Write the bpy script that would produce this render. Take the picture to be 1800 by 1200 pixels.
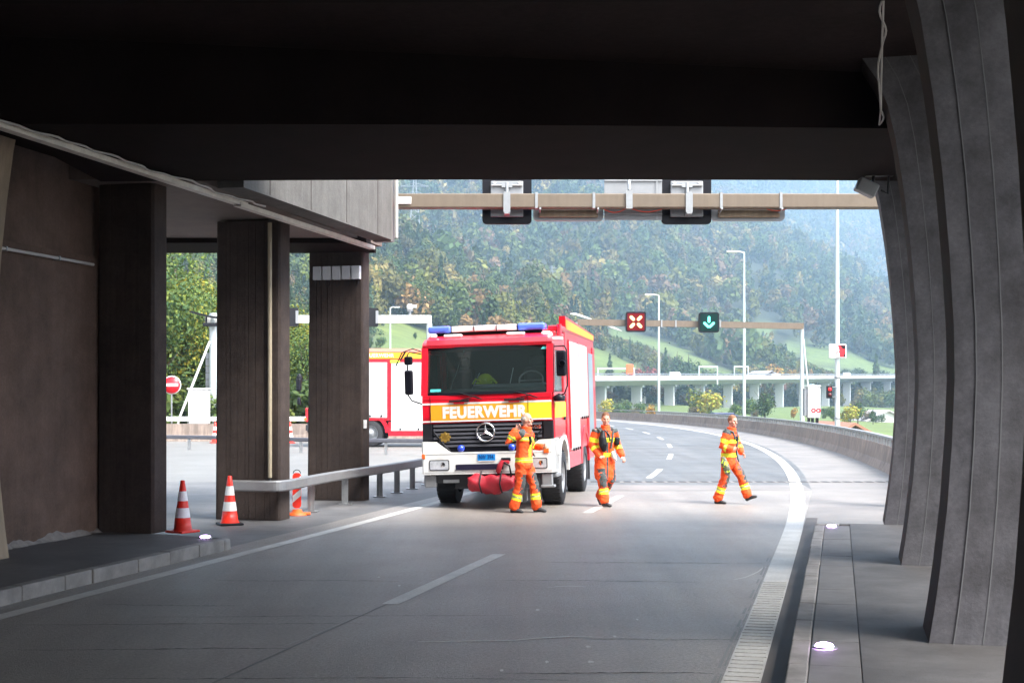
import bpy, bmesh, math, random
import numpy as np
from mathutils import Vector, Matrix, noise
for _o in list(bpy.data.objects): bpy.data.objects.remove(_o)
PI = math.pi
R = math.radians
SC = bpy.context.scene
COL = SC.collection
random.seed(7)
rng = np.random.default_rng(7)

# ------------------------------------------------------------------ camera, sky, sun, exposure
EYE = 2.05
cam_data = bpy.data.cameras.new('camera')
cam_data.sensor_width = 36.0
cam_data.lens = 48.0
cam_data.shift_y = 100.0 / 1800.0
cam_data.clip_start = 0.05
cam_data.clip_end = 30000
cam = bpy.data.objects.new('camera', cam_data)
COL.objects.link(cam)
cam.location = (0, 0, EYE)
cam.rotation_euler = (R(90), 0, 0)
SC.camera = cam

SUN_EL, SUN_AZ = R(52), R(128)          # azimuth clockwise from +Y
w = bpy.data.worlds.new('World'); SC.world = w; w.use_nodes = True
nt = w.node_tree; nt.nodes.clear()
sky = nt.nodes.new('ShaderNodeTexSky'); sky.sky_type = 'NISHITA'; sky.sun_disc = False
sky.sun_elevation = SUN_EL; sky.sun_rotation = SUN_AZ
sky.altitude = 400; sky.air_density = 1.0; sky.dust_density = 4.0; sky.ozone_density = 1.0
hs = nt.nodes.new('ShaderNodeHueSaturation'); hs.inputs['Saturation'].default_value = 0.12
bgn = nt.nodes.new('ShaderNodeBackground'); bgn.inputs['Strength'].default_value = 0.15
wo = nt.nodes.new('ShaderNodeOutputWorld')
nt.links.new(sky.outputs[0], hs.inputs['Color']); nt.links.new(hs.outputs[0], bgn.inputs['Color'])
nt.links.new(bgn.outputs[0], wo.inputs['Surface'])
sl = bpy.data.lights.new('sun', 'SUN'); sl.energy = 2.2; sl.angle = R(25); sl.color = (1.0, 0.955, 0.89)
sun = bpy.data.objects.new('sun', sl); COL.objects.link(sun)
_d = Vector((math.sin(SUN_AZ)*math.cos(SUN_EL), math.cos(SUN_AZ)*math.cos(SUN_EL), math.sin(SUN_EL)))
sun.rotation_euler = (-_d).to_track_quat('-Z', 'Y').to_euler()
SC.view_settings.view_transform = 'Standard'; SC.view_settings.look = 'None'
SC.view_settings.gamma = 1.0; SC.view_settings.use_curve_mapping = False
SC.view_settings.exposure = 2.3
SC.cycles.max_bounces = 8; SC.cycles.diffuse_bounces = 4; SC.cycles.glossy_bounces = 4
SC.cycles.transparent_max_bounces = 12; SC.cycles.volume_bounces = 1
SC.cycles.use_denoising = True

# ------------------------------------------------------------------ materials
MATS = {}
def _lk(nt, a, b): nt.links.new(a, b)
def mat(name, base=(.5,.5,.5), rough=.6, metal=0.0, var=0.0, vscale=5.0, bump=0.0, bscale=60.0, coat=0.0,
        dirt=None, dscale=1.5, damt=0.5, streak=0.0, lane=0.0, grain=0.0, spec=.5, rvar=0.0, emit=None, estr=0.0, alpha=None, grime=None):
    """base colour broken up by noise, optional second colour (dirt) in patches, vertical streaks, fine relief"""
    if name in MATS: return MATS[name]
    m = bpy.data.materials.new(name); m.use_nodes = True; nt = m.node_tree
    b = nt.nodes['Principled BSDF']
    b.inputs['Roughness'].default_value = rough; b.inputs['Metallic'].default_value = metal
    b.inputs['Specular IOR Level'].default_value = spec
    b.inputs['Coat Weight'].default_value = coat; b.inputs['Coat Roughness'].default_value = .08
    tc = nt.nodes.new('ShaderNodeTexCoord'); obj = tc.outputs['Object']
    col = nt.nodes.new('ShaderNodeRGB'); col.outputs[0].default_value = (*base, 1); cur = col.outputs[0]
    def mix(fac, c1, c2, blend='MIX'):
        x = nt.nodes.new('ShaderNodeMix'); x.data_type = 'RGBA'; x.blend_type = blend
        if isinstance(fac, float): x.inputs[0].default_value = fac
        else: _lk(nt, fac, x.inputs[0])
        _lk(nt, c1, x.inputs[6])
        if isinstance(c2, tuple): x.inputs[7].default_value = (*c2, 1)
        else: _lk(nt, c2, x.inputs[7])
        return x.outputs[2]
    def nz(scale, detail=6, rough_=.6, vec=None):
        n = nt.nodes.new('ShaderNodeTexNoise'); n.inputs['Scale'].default_value = scale
        n.inputs['Detail'].default_value = detail; n.inputs['Roughness'].default_value = rough_
        _lk(nt, vec if vec else obj, n.inputs['Vector']); return n.outputs[0]
    def rmp(src, a, b_, va=0., vb=1.):
        r = nt.nodes.new('ShaderNodeMapRange'); r.inputs[1].default_value = a; r.inputs[2].default_value = b_
        r.inputs[3].default_value = va; r.inputs[4].default_value = vb; _lk(nt, src, r.inputs[0]); return r.outputs[0]
    if dirt is not None:
        cur = mix(rmp(nz(dscale, 8, .65), .42, .66, 0., damt), cur, dirt)
    if streak > 0:
        mp = nt.nodes.new('ShaderNodeMapping'); mp.inputs['Scale'].default_value = (9, 9, .35); _lk(nt, obj, mp.inputs[0])
        f = rmp(nz(1.0, 6, .6, mp.outputs[0]), .35, .7, 1 - streak, 1 + streak*.6)
        cur = mix(1.0, cur, f, 'MULTIPLY')
    if lane > 0:
        mp = nt.nodes.new('ShaderNodeMapping'); mp.inputs['Rotation'].default_value = (0, 0, math.atan(575/2400)); mp.inputs['Scale'].default_value = (1.6, .05, 1); _lk(nt, obj, mp.inputs[0])
        f = rmp(nz(1.0, 5, .6, mp.outputs[0]), .3, .7, 1 - lane, 1 + lane)
        cur = mix(1.0, cur, f, 'MULTIPLY')
    if grain > 0:
        cur = mix(1.0, cur, rmp(nz(30.0, 3, .8), .32, .68, 1 - grain, 1 + grain), 'MULTIPLY')
    if var > 0:
        f = rmp(nz(vscale, 8, .7), .25, .75, 1 - var, 1 + var)
        cur = mix(1.0, cur, f, 'MULTIPLY')
    _lk(nt, cur, b.inputs['Base Color'])
    if rvar > 0: _lk(nt, rmp(nz(vscale*.7, 6), .3, .7, max(rough - rvar, .02), rough + rvar), b.inputs['Roughness'])
    if bump > 0:
        bp = nt.nodes.new('ShaderNodeBump'); bp.inputs['Strength'].default_value = bump; bp.inputs['Distance'].default_value = .02
        _lk(nt, nz(bscale, 8, .7), bp.inputs['Height']); _lk(nt, bp.outputs[0], b.inputs['Normal'])
    if emit is not None:
        b.inputs['Emission Color'].default_value = (*emit, 1); b.inputs['Emission Strength'].default_value = estr
    MATS[name] = m; return m

# concrete and ground
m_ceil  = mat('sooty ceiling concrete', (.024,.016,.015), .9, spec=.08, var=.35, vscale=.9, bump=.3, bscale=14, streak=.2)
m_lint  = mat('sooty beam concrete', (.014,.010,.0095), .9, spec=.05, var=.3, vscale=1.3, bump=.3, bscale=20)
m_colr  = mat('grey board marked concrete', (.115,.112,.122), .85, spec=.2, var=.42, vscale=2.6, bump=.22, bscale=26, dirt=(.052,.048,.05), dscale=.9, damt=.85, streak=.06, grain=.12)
m_colrs = mat('brown shaded concrete side', (.030,.020,.016), .85, var=.3, vscale=2, bump=.2, bscale=25)  # darker than the front face: shade on the road side put into colour
m_coll  = mat('dark stained concrete', (.056,.042,.037), .88, spec=.15, var=.3, vscale=3.0, bump=.5, bscale=24, dirt=(.030,.024,.023), dscale=.8, damt=.8, streak=.12, grain=.12)
m_wall  = mat('brown sooty wall concrete', (.125,.083,.066), .88, spec=.15, var=.3, vscale=2.2, bump=.5, bscale=14, grain=.12, dirt=(.06,.045,.038), dscale=.5, damt=.65, streak=.08)
m_fasc  = mat('pale streaked concrete', (.118,.112,.106), .85, spec=.2, var=.25, vscale=2.5, bump=.4, bscale=24, streak=.12, grain=.1)
m_asph  = mat('dark worn asphalt', (.215,.190,.170), .45, spec=.6, var=.12, vscale=.9, bump=.9, bscale=55, dirt=(.25,.225,.205), dscale=.22, damt=.5, rvar=.05, lane=.14, grain=.30)  # browner base stands in for warm lamp light on the near road
m_asph2 = mat('pale grey asphalt', (.10,.10,.102), .55, spec=.35, grain=.2, var=.12, vscale=.5, bump=.5, bscale=60, dirt=(.135,.132,.132), dscale=.18, damt=.8, rvar=.08, lane=.2)
m_yard  = mat('pale yard concrete', (.165,.16,.152), .6, var=.15, vscale=.7, bump=.2, bscale=60, dirt=(.12,.115,.11), dscale=.25, damt=.6)
m_shld  = mat('pale shoulder concrete', (.19,.172,.16), .6, var=.18, vscale=1.2, bump=.2, bscale=60, dirt=(.10,.09,.088), dscale=.5, damt=.6)
m_walk  = mat('walkway asphalt', (.066,.062,.062), .65, var=.3, vscale=1.6, bump=.5, bscale=50, dirt=(.105,.10,.10), dscale=.8, damt=.6)
m_kerb  = mat('kerb stone', (.22,.205,.195), .75, var=.25, vscale=3, bump=.3, bscale=50, dirt=(.09,.08,.078), dscale=2.5, damt=.6)
m_gut   = mat('stained gutter', (.09,.078,.072), .7, var=.3, vscale=3, bump=.3, bscale=50, dirt=(.035,.03,.03), dscale=1.5, damt=.7)
m_barr  = mat('barrier concrete', (.26,.20,.165), .8, var=.2, vscale=1.0, bump=.2, bscale=30, dirt=(.14,.12,.11), dscale=.6, damt=.6, streak=.35)
m_viad  = mat('viaduct concrete', (.33,.34,.36), .8, var=.1, vscale=.1)
m_pier  = mat('viaduct pier concrete', (.46,.48,.50), .8, var=.1, vscale=.1)
m_paint = mat('road marking paint', (.50,.48,.45), .55, var=.2, vscale=6, bump=.25, bscale=60, dirt=(.30,.28,.26), dscale=3.0, damt=.55, grain=.15)
m_grass = mat('grass', (.08,.14,.03), .9, var=.25, vscale=.02)
# metals, plastics
m_galv  = mat('galvanised steel', (.32,.33,.34), .45, .8, var=.15, vscale=6)
m_rail  = mat('guard rail steel', (.30,.30,.31), .5, .6, var=.18, vscale=4, dirt=(.25,.24,.23), dscale=2, damt=.5)
m_pole  = mat('pale pole paint', (.50,.55,.56), .5, .2, var=.1, vscale=2)
m_tan   = mat('tan painted beam', (.145,.112,.082), .55, .1, var=.15, vscale=3, streak=.1)
m_white = mat('white enamel', (.70,.70,.69), .3, coat=.3, var=.06, vscale=3, dirt=(.48,.45,.41), dscale=2.2, damt=.35)
m_greyp = mat('grey sheet metal', (.24,.25,.265), .5, .3, var=.12, vscale=3)
m_black = mat('black plastic', (.012,.012,.015), .5, spec=.2, var=.2, vscale=6)
m_blackg= mat('glossy black housing', (.006,.006,.010), .35, spec=.2, var=.1)
m_rub   = mat('tyre rubber', (.016,.016,.019), .75, var=.3, vscale=8, bump=.2, bscale=40)
m_red   = mat('fire red paint', (.66,.006,.022), .28, coat=.7, var=.10, vscale=2, dirt=(.42,.03,.03), dscale=2.5, damt=.35)
m_gold  = mat('orange gold reflective band', (.72,.30,.015), .4, var=.08, vscale=9)
m_yell  = mat('yellow reflective band', (.75,.62,.03), .4, var=.06, vscale=9)
m_shut  = mat('white roller shutter', (.57,.57,.57), .35, coat=.2, var=.06, dirt=(.42,.40,.38), dscale=1.6, damt=.35)
m_dark  = mat('dark underbody', (.022,.022,.026), .7, var=.3, vscale=5)
m_chrome= mat('chrome', (.75,.76,.78), .15, 1.0)
m_blue  = mat('blue light lens', (.02,.06,.55), .15, coat=.6)
m_bluel = mat('pale blue lens', (.10,.17,.75), .2, coat=.6)
m_plate = mat('blue number plate', (.01,.23,.62), .4)
m_brass = mat('brass crest', (.45,.28,.06), .35, .8)
m_cover = mat('crimson winch cover', (.42,.015,.03), .5, var=.2, vscale=5, bump=.5, bscale=7)
m_lamp  = mat('lamp lens', (.50,.52,.55), .15, .2, coat=1.0, var=.3, vscale=14)
m_orl   = mat('orange indicator lens', (.80,.12,.02), .25, coat=.6)
m_cabin = mat('cabin trim', (.06,.065,.07), .7)
m_dash  = mat('dashboard', (.22,.29,.30), .6)
m_hiviz = mat('yellow green helmet', (.62,.85,.04), .4)
m_coner = mat('cone red', (.72,.03,.015), .4, var=.12, vscale=8)
m_conew = mat('cone white', (.72,.72,.72), .4, var=.12, vscale=12)
m_cbase = mat('delineator orange base', (.75,.12,.02), .5, var=.15, vscale=8)
m_cable = mat('pale cable', (.42,.40,.38), .6)
m_tray  = mat('grey brown cable tray', (.62,.58,.52), .6, .0, var=.25, vscale=4)
m_redc  = mat('red cable', (.7,.06,.02), .5)
m_signr = mat('sign red', (.75,.01,.02), .4)
m_ledr  = mat('red amber led', (.3,.1,.05), emit=(1,.58,.22), estr=.95)
m_ledg  = mat('green led', (.05,.3,.2), emit=(.12,1,.72), estr=.75)
m_facer = mat('dark red sign face', (.030,.0015,.002), .6, spec=.1, emit=(.6,.01,.02), estr=.10)
m_faceg = mat('dark green sign face', (.001,.010,.010), .6, spec=.1, emit=(.0,.35,.25), estr=.02)
m_led   = mat('white marker led', (.9,.8,1), emit=(.72,.45,1.0), estr=12)
m_ledhot= mat('red signal lens', (.7,.01,.02), emit=(1,.05,.04), estr=.12)
# clothes and people
m_oran  = mat('orange turnout cloth', (.82,.080,.006), .75, var=.14, vscale=7, bump=.4, bscale=16)
m_yel   = mat('yellow reflective stripe', (.80,.80,.03), .5, var=.06, vscale=20)
m_silv  = mat('silver reflective stripe', (.30,.34,.22), .4, var=.1, vscale=20)
m_pad   = mat('dark grey reinforcement', (.045,.055,.055), .7, var=.2, vscale=12)
m_boot  = mat('black boots', (.02,.02,.022), .5, var=.2)
m_skin  = mat('skin', (.58,.28,.20), .55, var=.08, vscale=20)
m_hairg = mat('white grey hair', (.45,.42,.40), .8, var=.2, vscale=40)
m_hairb = mat('brown hair', (.14,.06,.03), .8, var=.3, vscale=40)
m_hairl = mat('auburn hair', (.22,.10,.05), .8, var=.3, vscale=40)
m_lip   = mat('lip', (.42,.13,.10), .5)
m_eye   = mat('eye dark', (.06,.04,.035), .4)
m_glov  = mat('grey green glove', (.10,.12,.08), .7, var=.3, vscale=20)
# foliage
def leafmat(name, attr='tint', trans=.25, val=1.0, rnd=True):
    m = bpy.data.materials.new(name); m.use_nodes = True; nt = m.node_tree
    b = nt.nodes['Principled BSDF']; b.inputs['Roughness'].default_value = .65
    a = nt.nodes.new('ShaderNodeAttribute'); a.attribute_name = attr
    _lk(nt, a.outputs[0], b.inputs['Base Color']); b.inputs['Specular IOR Level'].default_value = .2
    t = nt.nodes.new('ShaderNodeBsdfTranslucent'); _lk(nt, a.outputs[0], t.inputs[0])
    mx = nt.nodes.new('ShaderNodeMixShader'); mx.inputs[0].default_value = trans
    _lk(nt, b.outputs[0], mx.inputs[1]); _lk(nt, t.outputs[0], mx.inputs[2])
    _lk(nt, mx.outputs[0], nt.nodes['Material Output'].inputs[0])
    return m
m_leaf = leafmat('foliage')
m_bark = mat('bark', (.09,.07,.055), .9, var=.3, vscale=4)
# windscreen: thin tinted pane
def panemat(name, tint, refl=1.0):
    m = bpy.data.materials.new(name); m.use_nodes = True; nt = m.node_tree; nt.nodes.remove(nt.nodes['Principled BSDF'])
    tr = nt.nodes.new('ShaderNodeBsdfTransparent'); tr.inputs[0].default_value = (*tint, 1)
    gl = nt.nodes.new('ShaderNodeBsdfGlossy'); gl.inputs['Roughness'].default_value = .03
    fr = nt.nodes.new('ShaderNodeFresnel'); fr.inputs[0].default_value = 1.5*refl
    mx = nt.nodes.new('ShaderNodeMixShader'); _lk(nt, fr.outputs[0], mx.inputs[0])
    _lk(nt, tr.outputs[0], mx.inputs[1]); _lk(nt, gl.outputs[0], mx.inputs[2])
    df = nt.nodes.new('ShaderNodeBsdfDiffuse'); df.inputs[0].default_value = (.30,.42,.42,1); m2 = nt.nodes.new('ShaderNodeMixShader'); m2.inputs[0].default_value = .03
    _lk(nt, mx.outputs[0], m2.inputs[1]); _lk(nt, df.outputs[0], m2.inputs[2]); _lk(nt, m2.outputs[0], nt.nodes['Material Output'].inputs[0]); return m
m_glass = panemat('windscreen glass', (.68,.76,.76), 1.2)

# ------------------------------------------------------------------ mesh building helpers
class MB:
    def __init__(s, pre=None): s.v = []; s.f = []; s.m = []; s.sm = []; s.pre = pre
    def add(s, verts, faces, mi=0, smooth=False, M=None):
        n = len(s.v)
        for p in verts:
            p = Vector(p)
            if M is not None: p = M @ p
            if s.pre is not None: p = s.pre @ p
            s.v.append(tuple(p))
        for f in faces:
            s.f.append(tuple(i + n for i in f)); s.m.append(mi); s.sm.append(smooth)
        return s
    def box(s, x0, x1, y0, y1, z0, z1, mi=0, M=None):
        return s.add([(x0,y0,z0),(x1,y0,z0),(x1,y1,z0),(x0,y1,z0),(x0,y0,z1),(x1,y0,z1),(x1,y1,z1),(x0,y1,z1)],
                     [(0,3,2,1),(4,5,6,7),(0,1,5,4),(1,2,6,5),(2,3,7,6),(3,0,4,7)], mi, False, M)
    def rbox(s, x0, x1, y0, y1, z0, z1, r=.02, mi=0, seg=2, M=None):
        bm = bmesh.new(); bmesh.ops.create_cube(bm, size=1)
        for v in bm.verts: v.co = ((x0+x1)/2 + v.co.x*(x1-x0), (y0+y1)/2 + v.co.y*(y1-y0), (z0+z1)/2 + v.co.z*(z1-z0))
        bmesh.ops.bevel(bm, geom=bm.edges[:], offset=min(r, .49*min(x1-x0,y1-y0,z1-z0)), segments=seg, profile=.5, affect='EDGES')
        bm.verts.ensure_lookup_table()
        s.add([v.co[:] for v in bm.verts], [tuple(v.index for v in f.verts) for f in bm.faces], mi, False, M); bm.free(); return s
    def prism(s, poly, a, b, axis='y', mi=0, M=None, smooth=False):
        """poly: 2D outline; axis y -> poly is (x,z), axis x -> (y,z), axis z -> (x,y)"""
        n = len(poly)
        def P(p, t): return (p[0], t, p[1]) if axis == 'y' else ((t, p[0], p[1]) if axis == 'x' else (p[0], p[1], t))
        vs = [P(p, a) for p in poly] + [P(p, b) for p in poly]
        fs = [tuple(range(n)), tuple(range(2*n-1, n-1, -1))] + [(i, i+n, (i+1) % n + n, (i+1) % n) for i in range(n)]
        return s.add(vs, fs, mi, smooth, M)
    def tube(s, pts, r, n=8, mi=0, M=None, smooth=True, caps=True):
        pts = [Vector(p) for p in pts]; rs = r if isinstance(r, (list, tuple)) else [r]*len(pts)
        vs = []; up = Vector((0,0,1)); last = None
        for i, p in enumerate(pts):
            t = (pts[min(i+1, len(pts)-1)] - pts[max(i-1, 0)]).normalized()
            if last is None:
                a = t.cross(up) if abs(t.dot(up)) < .95 else t.cross(Vector((1,0,0)))
            else: a = last - t*last.dot(t)
            a.normalize(); last = a; b = t.cross(a)
            for k in range(n):
                q = 2*PI*k/n; vs.append(p + (a*math.cos(q) + b*math.sin(q))*rs[i])
        fs = []
        for i in range(len(pts)-1):
            for k in range(n): fs.append((i*n+k, i*n+(k+1) % n, (i+1)*n+(k+1) % n, (i+1)*n+k))
        s.add(vs, fs, mi, smooth, M)
        if caps:
            s.add([vs[k] for k in range(n)], [tuple(range(n-1, -1, -1))], mi, False, M)
            s.add([vs[(len(pts)-1)*n+k] for k in range(n)], [tuple(range(n))], mi, False, M)
        return s
    def lathe(s, prof, n=24, mi=0, M=None, smooth=True, axis='z'):
        """prof: (radius, height)"""
        vs = []
        for r, h in prof:
            for k in range(n):
                q = 2*PI*k/n; c, d = r*math.cos(q), r*math.sin(q)
                vs.append((c, d, h) if axis == 'z' else ((h, c, d) if axis == 'x' else (c, h, d)))
        fs = [(i*n+k, i*n+(k+1) % n, (i+1)*n+(k+1) % n, (i+1)*n+k) for i in range(len(prof)-1) for k in range(n)]
        return s.add(vs, fs, mi, smooth, M)
    def rings(s, rings, mi=0, M=None, smooth=True, caps=True):
        n = len(rings[0]); vs = [p for r in rings for p in r]
        fs = [(i*n+k, i*n+(k+1) % n, (i+1)*n+(k+1) % n, (i+1)*n+k) for i in range(len(rings)-1) for k in range(n)]
        if caps: fs += [tuple(range(n-1, -1, -1)), tuple(range((len(rings)-1)*n, len(rings)*n))]
        return s.add(vs, fs, mi, smooth, M)
    def strip(s, a, b, mi=0, M=None):
        """quad strip between two polylines"""
        n = len(a)
        return s.add(list(a)+list(b), [(i, i+1, n+i+1, n+i) for i in range(n-1)], mi, False, M)
    def mesh(s, name, mats, normals=True):
        me = bpy.data.meshes.new(name); me.from_pydata(s.v, [], s.f)
        for m in (mats if isinstance(mats, (list, tuple)) else [mats]): me.materials.append(m)
        me.polygons.foreach_set('material_index', s.m); me.polygons.foreach_set('use_smooth', s.sm); me.update()
        if normals:
            bm = bmesh.new(); bm.from_mesh(me); bmesh.ops.recalc_face_normals(bm, faces=bm.faces[:]); bm.to_mesh(me); bm.free()
        return me
    def build(s, name, mats, parent=None, **kw):
        o = bpy.data.objects.new(name, s.mesh(name, mats, **kw)); COL.objects.link(o)
        if parent is not None: o.parent = parent
        return o
def tag(o, label=None, cat=None, group=None, kind=None):
    if label: o['label'] = label
    if cat: o['category'] = cat
    if group: o['group'] = group
    if kind: o['kind'] = kind
    return o
def thing(name, label, cat, loc=(0,0,0), rz=0.0, group=None):
    o = bpy.data.objects.new(name, None); COL.objects.link(o); o.location = loc; o.rotation_euler = (0,0,rz)
    o.empty_display_size = .2
    return tag(o, label, cat, group)
def link_mesh(name, me, parent, loc=(0,0,0), rot=(0,0,0), sc=(1,1,1)):
    o = bpy.data.objects.new(name, me); COL.objects.link(o); o.parent = parent
    o.location = loc; o.rotation_euler = rot; o.scale = sc; return o
def kids(o): return [c for c in bpy.data.objects if c.parent == o]
def copy_tree(o, parent=None, label=None):
    cs = kids(o); c = o.copy(); COL.objects.link(c); c.parent = parent
    if label: c['label'] = label
    for ch in cs: copy_tree(ch, c)
    return c
def rrect(w_, h_, r, n=5, cx=0, cz=0):
    out = []
    for (sx, sz, a0) in ((1,1,0),(-1,1,90),(-1,-1,180),(1,-1,270)):
        for k in range(n+1):
            a = R(a0 + 90*k/n); out.append((cx + sx*(w_/2-r) + r*math.cos(a), cz + sz*(h_/2-r) + r*math.sin(a)))
    return out
def text_mesh(txt, size, depth, mats, bold=0.0):
    cu = bpy.data.curves.new('lettering', 'FONT'); cu.body = txt; cu.size = size; cu.extrude = depth; cu.offset = bold
    cu.align_x = 'CENTER'; cu.align_y = 'CENTER'; cu.resolution_u = 3; cu.space_character = 1.08
    o = bpy.data.objects.new('lettering', cu); COL.objects.link(o)
    dg = bpy.context.evaluated_depsgraph_get(); me = bpy.data.meshes.new_from_object(o.evaluated_get(dg))
    bpy.data.objects.remove(o); me.materials.clear(); me.materials.append(mats); me.name = 'lettering'; return me

# ------------------------------------------------------------------ layout frame: the gallery runs along an axis turned 13.5 degrees right of the view
TA = math.atan(575/2400); CA, SA = math.cos(TA), math.sin(TA)
def T(l, s, z=0.0): return Vector((l*CA + s*SA, -l*SA + s*CA, z))
RAD, S0 = 280.0, 20.0
def curve(l, s, z=0.0):
    if s <= S0: return T(l, s, z)
    c = T(-RAD, S0); a = TA - (s - S0)/RAD
    return Vector((c.x + (RAD + l)*math.cos(a), c.y - (RAD + l)*math.sin(a), z))
def l_at(X, Y):
    c = T(-RAD, S0); s = X*SA + Y*CA
    if s <= S0: return X*CA - Y*SA
    return math.hypot(X - c.x, Y - c.y) - RAD
MT = Matrix(((CA, SA, 0, 0), (-SA, CA, 0, 0), (0, 0, 1, 0), (0, 0, 0, 1)))   # (l, s, z) -> world
# ------------------------------------------------------------------ terrain
AZ = [-900, 290, 540, 690, 780, 870, 960, 1040, 1150, 1300, 1450, 1570, 1900, 3200]
YD = [62, 90, 130, 180, 250, 350, 480, 650, 850, 1100, 1400, 1800, 2400, 4500, 8000]
TB = {
 -900:[772,735,690,640,570,500,440,400,350,310,280,260,250,260,260],
 290: [772,735,690,640,570,500,440,400,350,310,280,260,250,260,260],
 540: [772,740,720,690,625,560,500,440,380,330,290,265,255,260,260],
 690: [772,745,730,705,650,585,530,450,440,380,310,280,265,260,260],
 780: [790,755,735,715,670,615,570,490,490,420,330,285,265,260,260],
 870: [800,765,745,725,690,635,600,535,540,440,340,290,265,260,260],
 960: [810,775,755,735,705,650,605,520,560,455,350,290,265,260,260],
 1040:[830,800,780,765,750,733,700,610,560,470,370,310,280,270,260],
 1150:[860,830,795,778,755,735,706,640,590,490,390,330,305,290,270],
 1300:[880,850,800,780,752,735,716,672,635,540,440,395,385,240,200],
 1450:[900,860,805,785,755,735,718,690,640,595,510,460,455,240,200],
 1570:[900,860,810,790,760,738,722,700,665,630,570,520,515,240,200],
 1900:[900,870,815,795,765,742,726,705,680,660,630,600,590,260,220],
 3200:[900,870,815,795,765,742,726,705,680,660,630,600,590,260,220]}
TBm = np.array([TB[a] for a in AZ], float)
def sstep(a, b, x):
    t = min(max((x-a)/(b-a), 0), 1); return t*t*(3-2*t)
def ypx_at(u, Y):
    u = min(max(u, AZ[0]), AZ[-1]); i = max(0, min(len(AZ)-2, int(np.searchsorted(AZ, u)) - 1)); t = (u - AZ[i])/(AZ[i+1]-AZ[i]); t = t*t*(3-2*t)*.5 + t*.5
    Y = min(max(Y, YD[0]), YD[-1]); j = max(0, min(len(YD)-2, int(np.searchsorted(YD, Y)) - 1)); q = math.log(Y/YD[j])/math.log(YD[j+1]/YD[j])
    a = TBm[i, j]*(1-q) + TBm[i, j+1]*q; b = TBm[i+1, j]*(1-q) + TBm[i+1, j+1]*q
    return a*(1-t) + b*t
def terr(X, Y):
    Ye = max(Y, 62.0); u = 900 + 2400*X/Ye
    z = EYE + (700 - ypx_at(u, Ye))*Ye/2400
    if Ye > 150: z += noise.noise(Vector((X*.006, Y*.006, 3)))*min(Ye, 2500)*.012 + noise.noise(Vector((X*.02, Y*.02, 9)))*min(Ye,1200)*.003
    l = l_at(X, Y)
    if Y < 62:
        z2 = -.4 - (min(max(l - 2.6, 0), 25))*.14 if l > 0 else -.4 + max(0, -l - 70)*.3
        z = z2 if Y < 55 else z2 + (z - z2)*(Y-55)/7
    if l < 2.6 and Y < 215 and l > -30 and not (l < -11 and Y > 62): z = min(z, -.4)
    if -30 < l < 7 and 55 < Y < 215 and l > 2.6: z = min(z, -.4 - (l-2.6)*.5)
    if Y <= 62 and l <= 2.6 and l > -70: z = -.4
    return z
us = sorted(set([-6500,-4500,-3300,-2400,-1900,-1500,-1200,-900,-600,-300] + list(range(0, 1801, 18)) + [1900,2050,2300,2600,3000,3500,4200,5500,7500]))
ys = [-300,-120,-60,-30,-10,5,15,25,35,45,52,58] + [62*(8000/62)**(k/110) for k in range(111)]
tv = []; MEADOW = []
def bands(u):
    out = []
    if 1035 <= u <= 1135: out.append((np.interp(u, [1035,1135], [603,652]), 668))
    if 1060 <= u <= 1295: out.append((np.interp(u, [1060,1130,1180,1230,1295], [578,588,602,628,656]), np.interp(u, [1060,1130,1180,1230,1295], [584,606,628,652,661])))
    if 1315 <= u <= 1650: out.append((np.interp(u, [1315,1400,1450,1570,1650], [564,600,614,646,656]), np.interp(u, [1315,1400,1450,1570,1650], [574,627,650,668,672])))
    return out
def meadow(u, Y, yp):
    if Y < 62: return 1.0
    if u < 660: return 0.0 if Y > 150 else 1.0
    m = 0.0
    if 640 < u < 830 and 245 < Y < 400: m = 1
    if u < 1050 and Y < 300: m = max(m, .7)
    if 400 < Y < 1300:
        for lo, hi in bands(u):
            if lo < yp < hi: m = 1
    if Y < 560 and u > 1040: m = 1
    return m
for Y in ys:
    for u in us:
        X = (u-900)/2400*max(Y, 62.0); tv.append((X, Y, terr(X, Y)))
        yp = 700 - (tv[-1][2]-EYE)*2400/max(Y, 62); MEADOW.append(meadow(u, Y, yp))
nu = len(us)
tf = [(j*nu+i, j*nu+i+1, (j+1)*nu+i+1, (j+1)*nu+i) for j in range(len(ys)-1) for i in range(nu-1)]
tme = bpy.data.meshes.new('hillside'); tme.from_pydata(tv, [], tf); tme.update()
ca = tme.color_attributes.new('tint', 'FLOAT_COLOR', 'POINT')
cols = []
for (p, m) in zip(tv, MEADOW):
    k = .5 + .5*noise.noise(Vector((p[0]*.01, p[1]*.01, 1.7)))
    g = Vector((.075+.045*k, .120+.03*k, .030)); f = Vector((.028, .034, .016))
    if p[1] < 75: g = Vector((.11, .10, .08))
    cols += list(f*(1-m) + g*m) + [1]
ca.data.foreach_set('color', cols)
for p in tme.polygons: p.use_smooth = True
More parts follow.
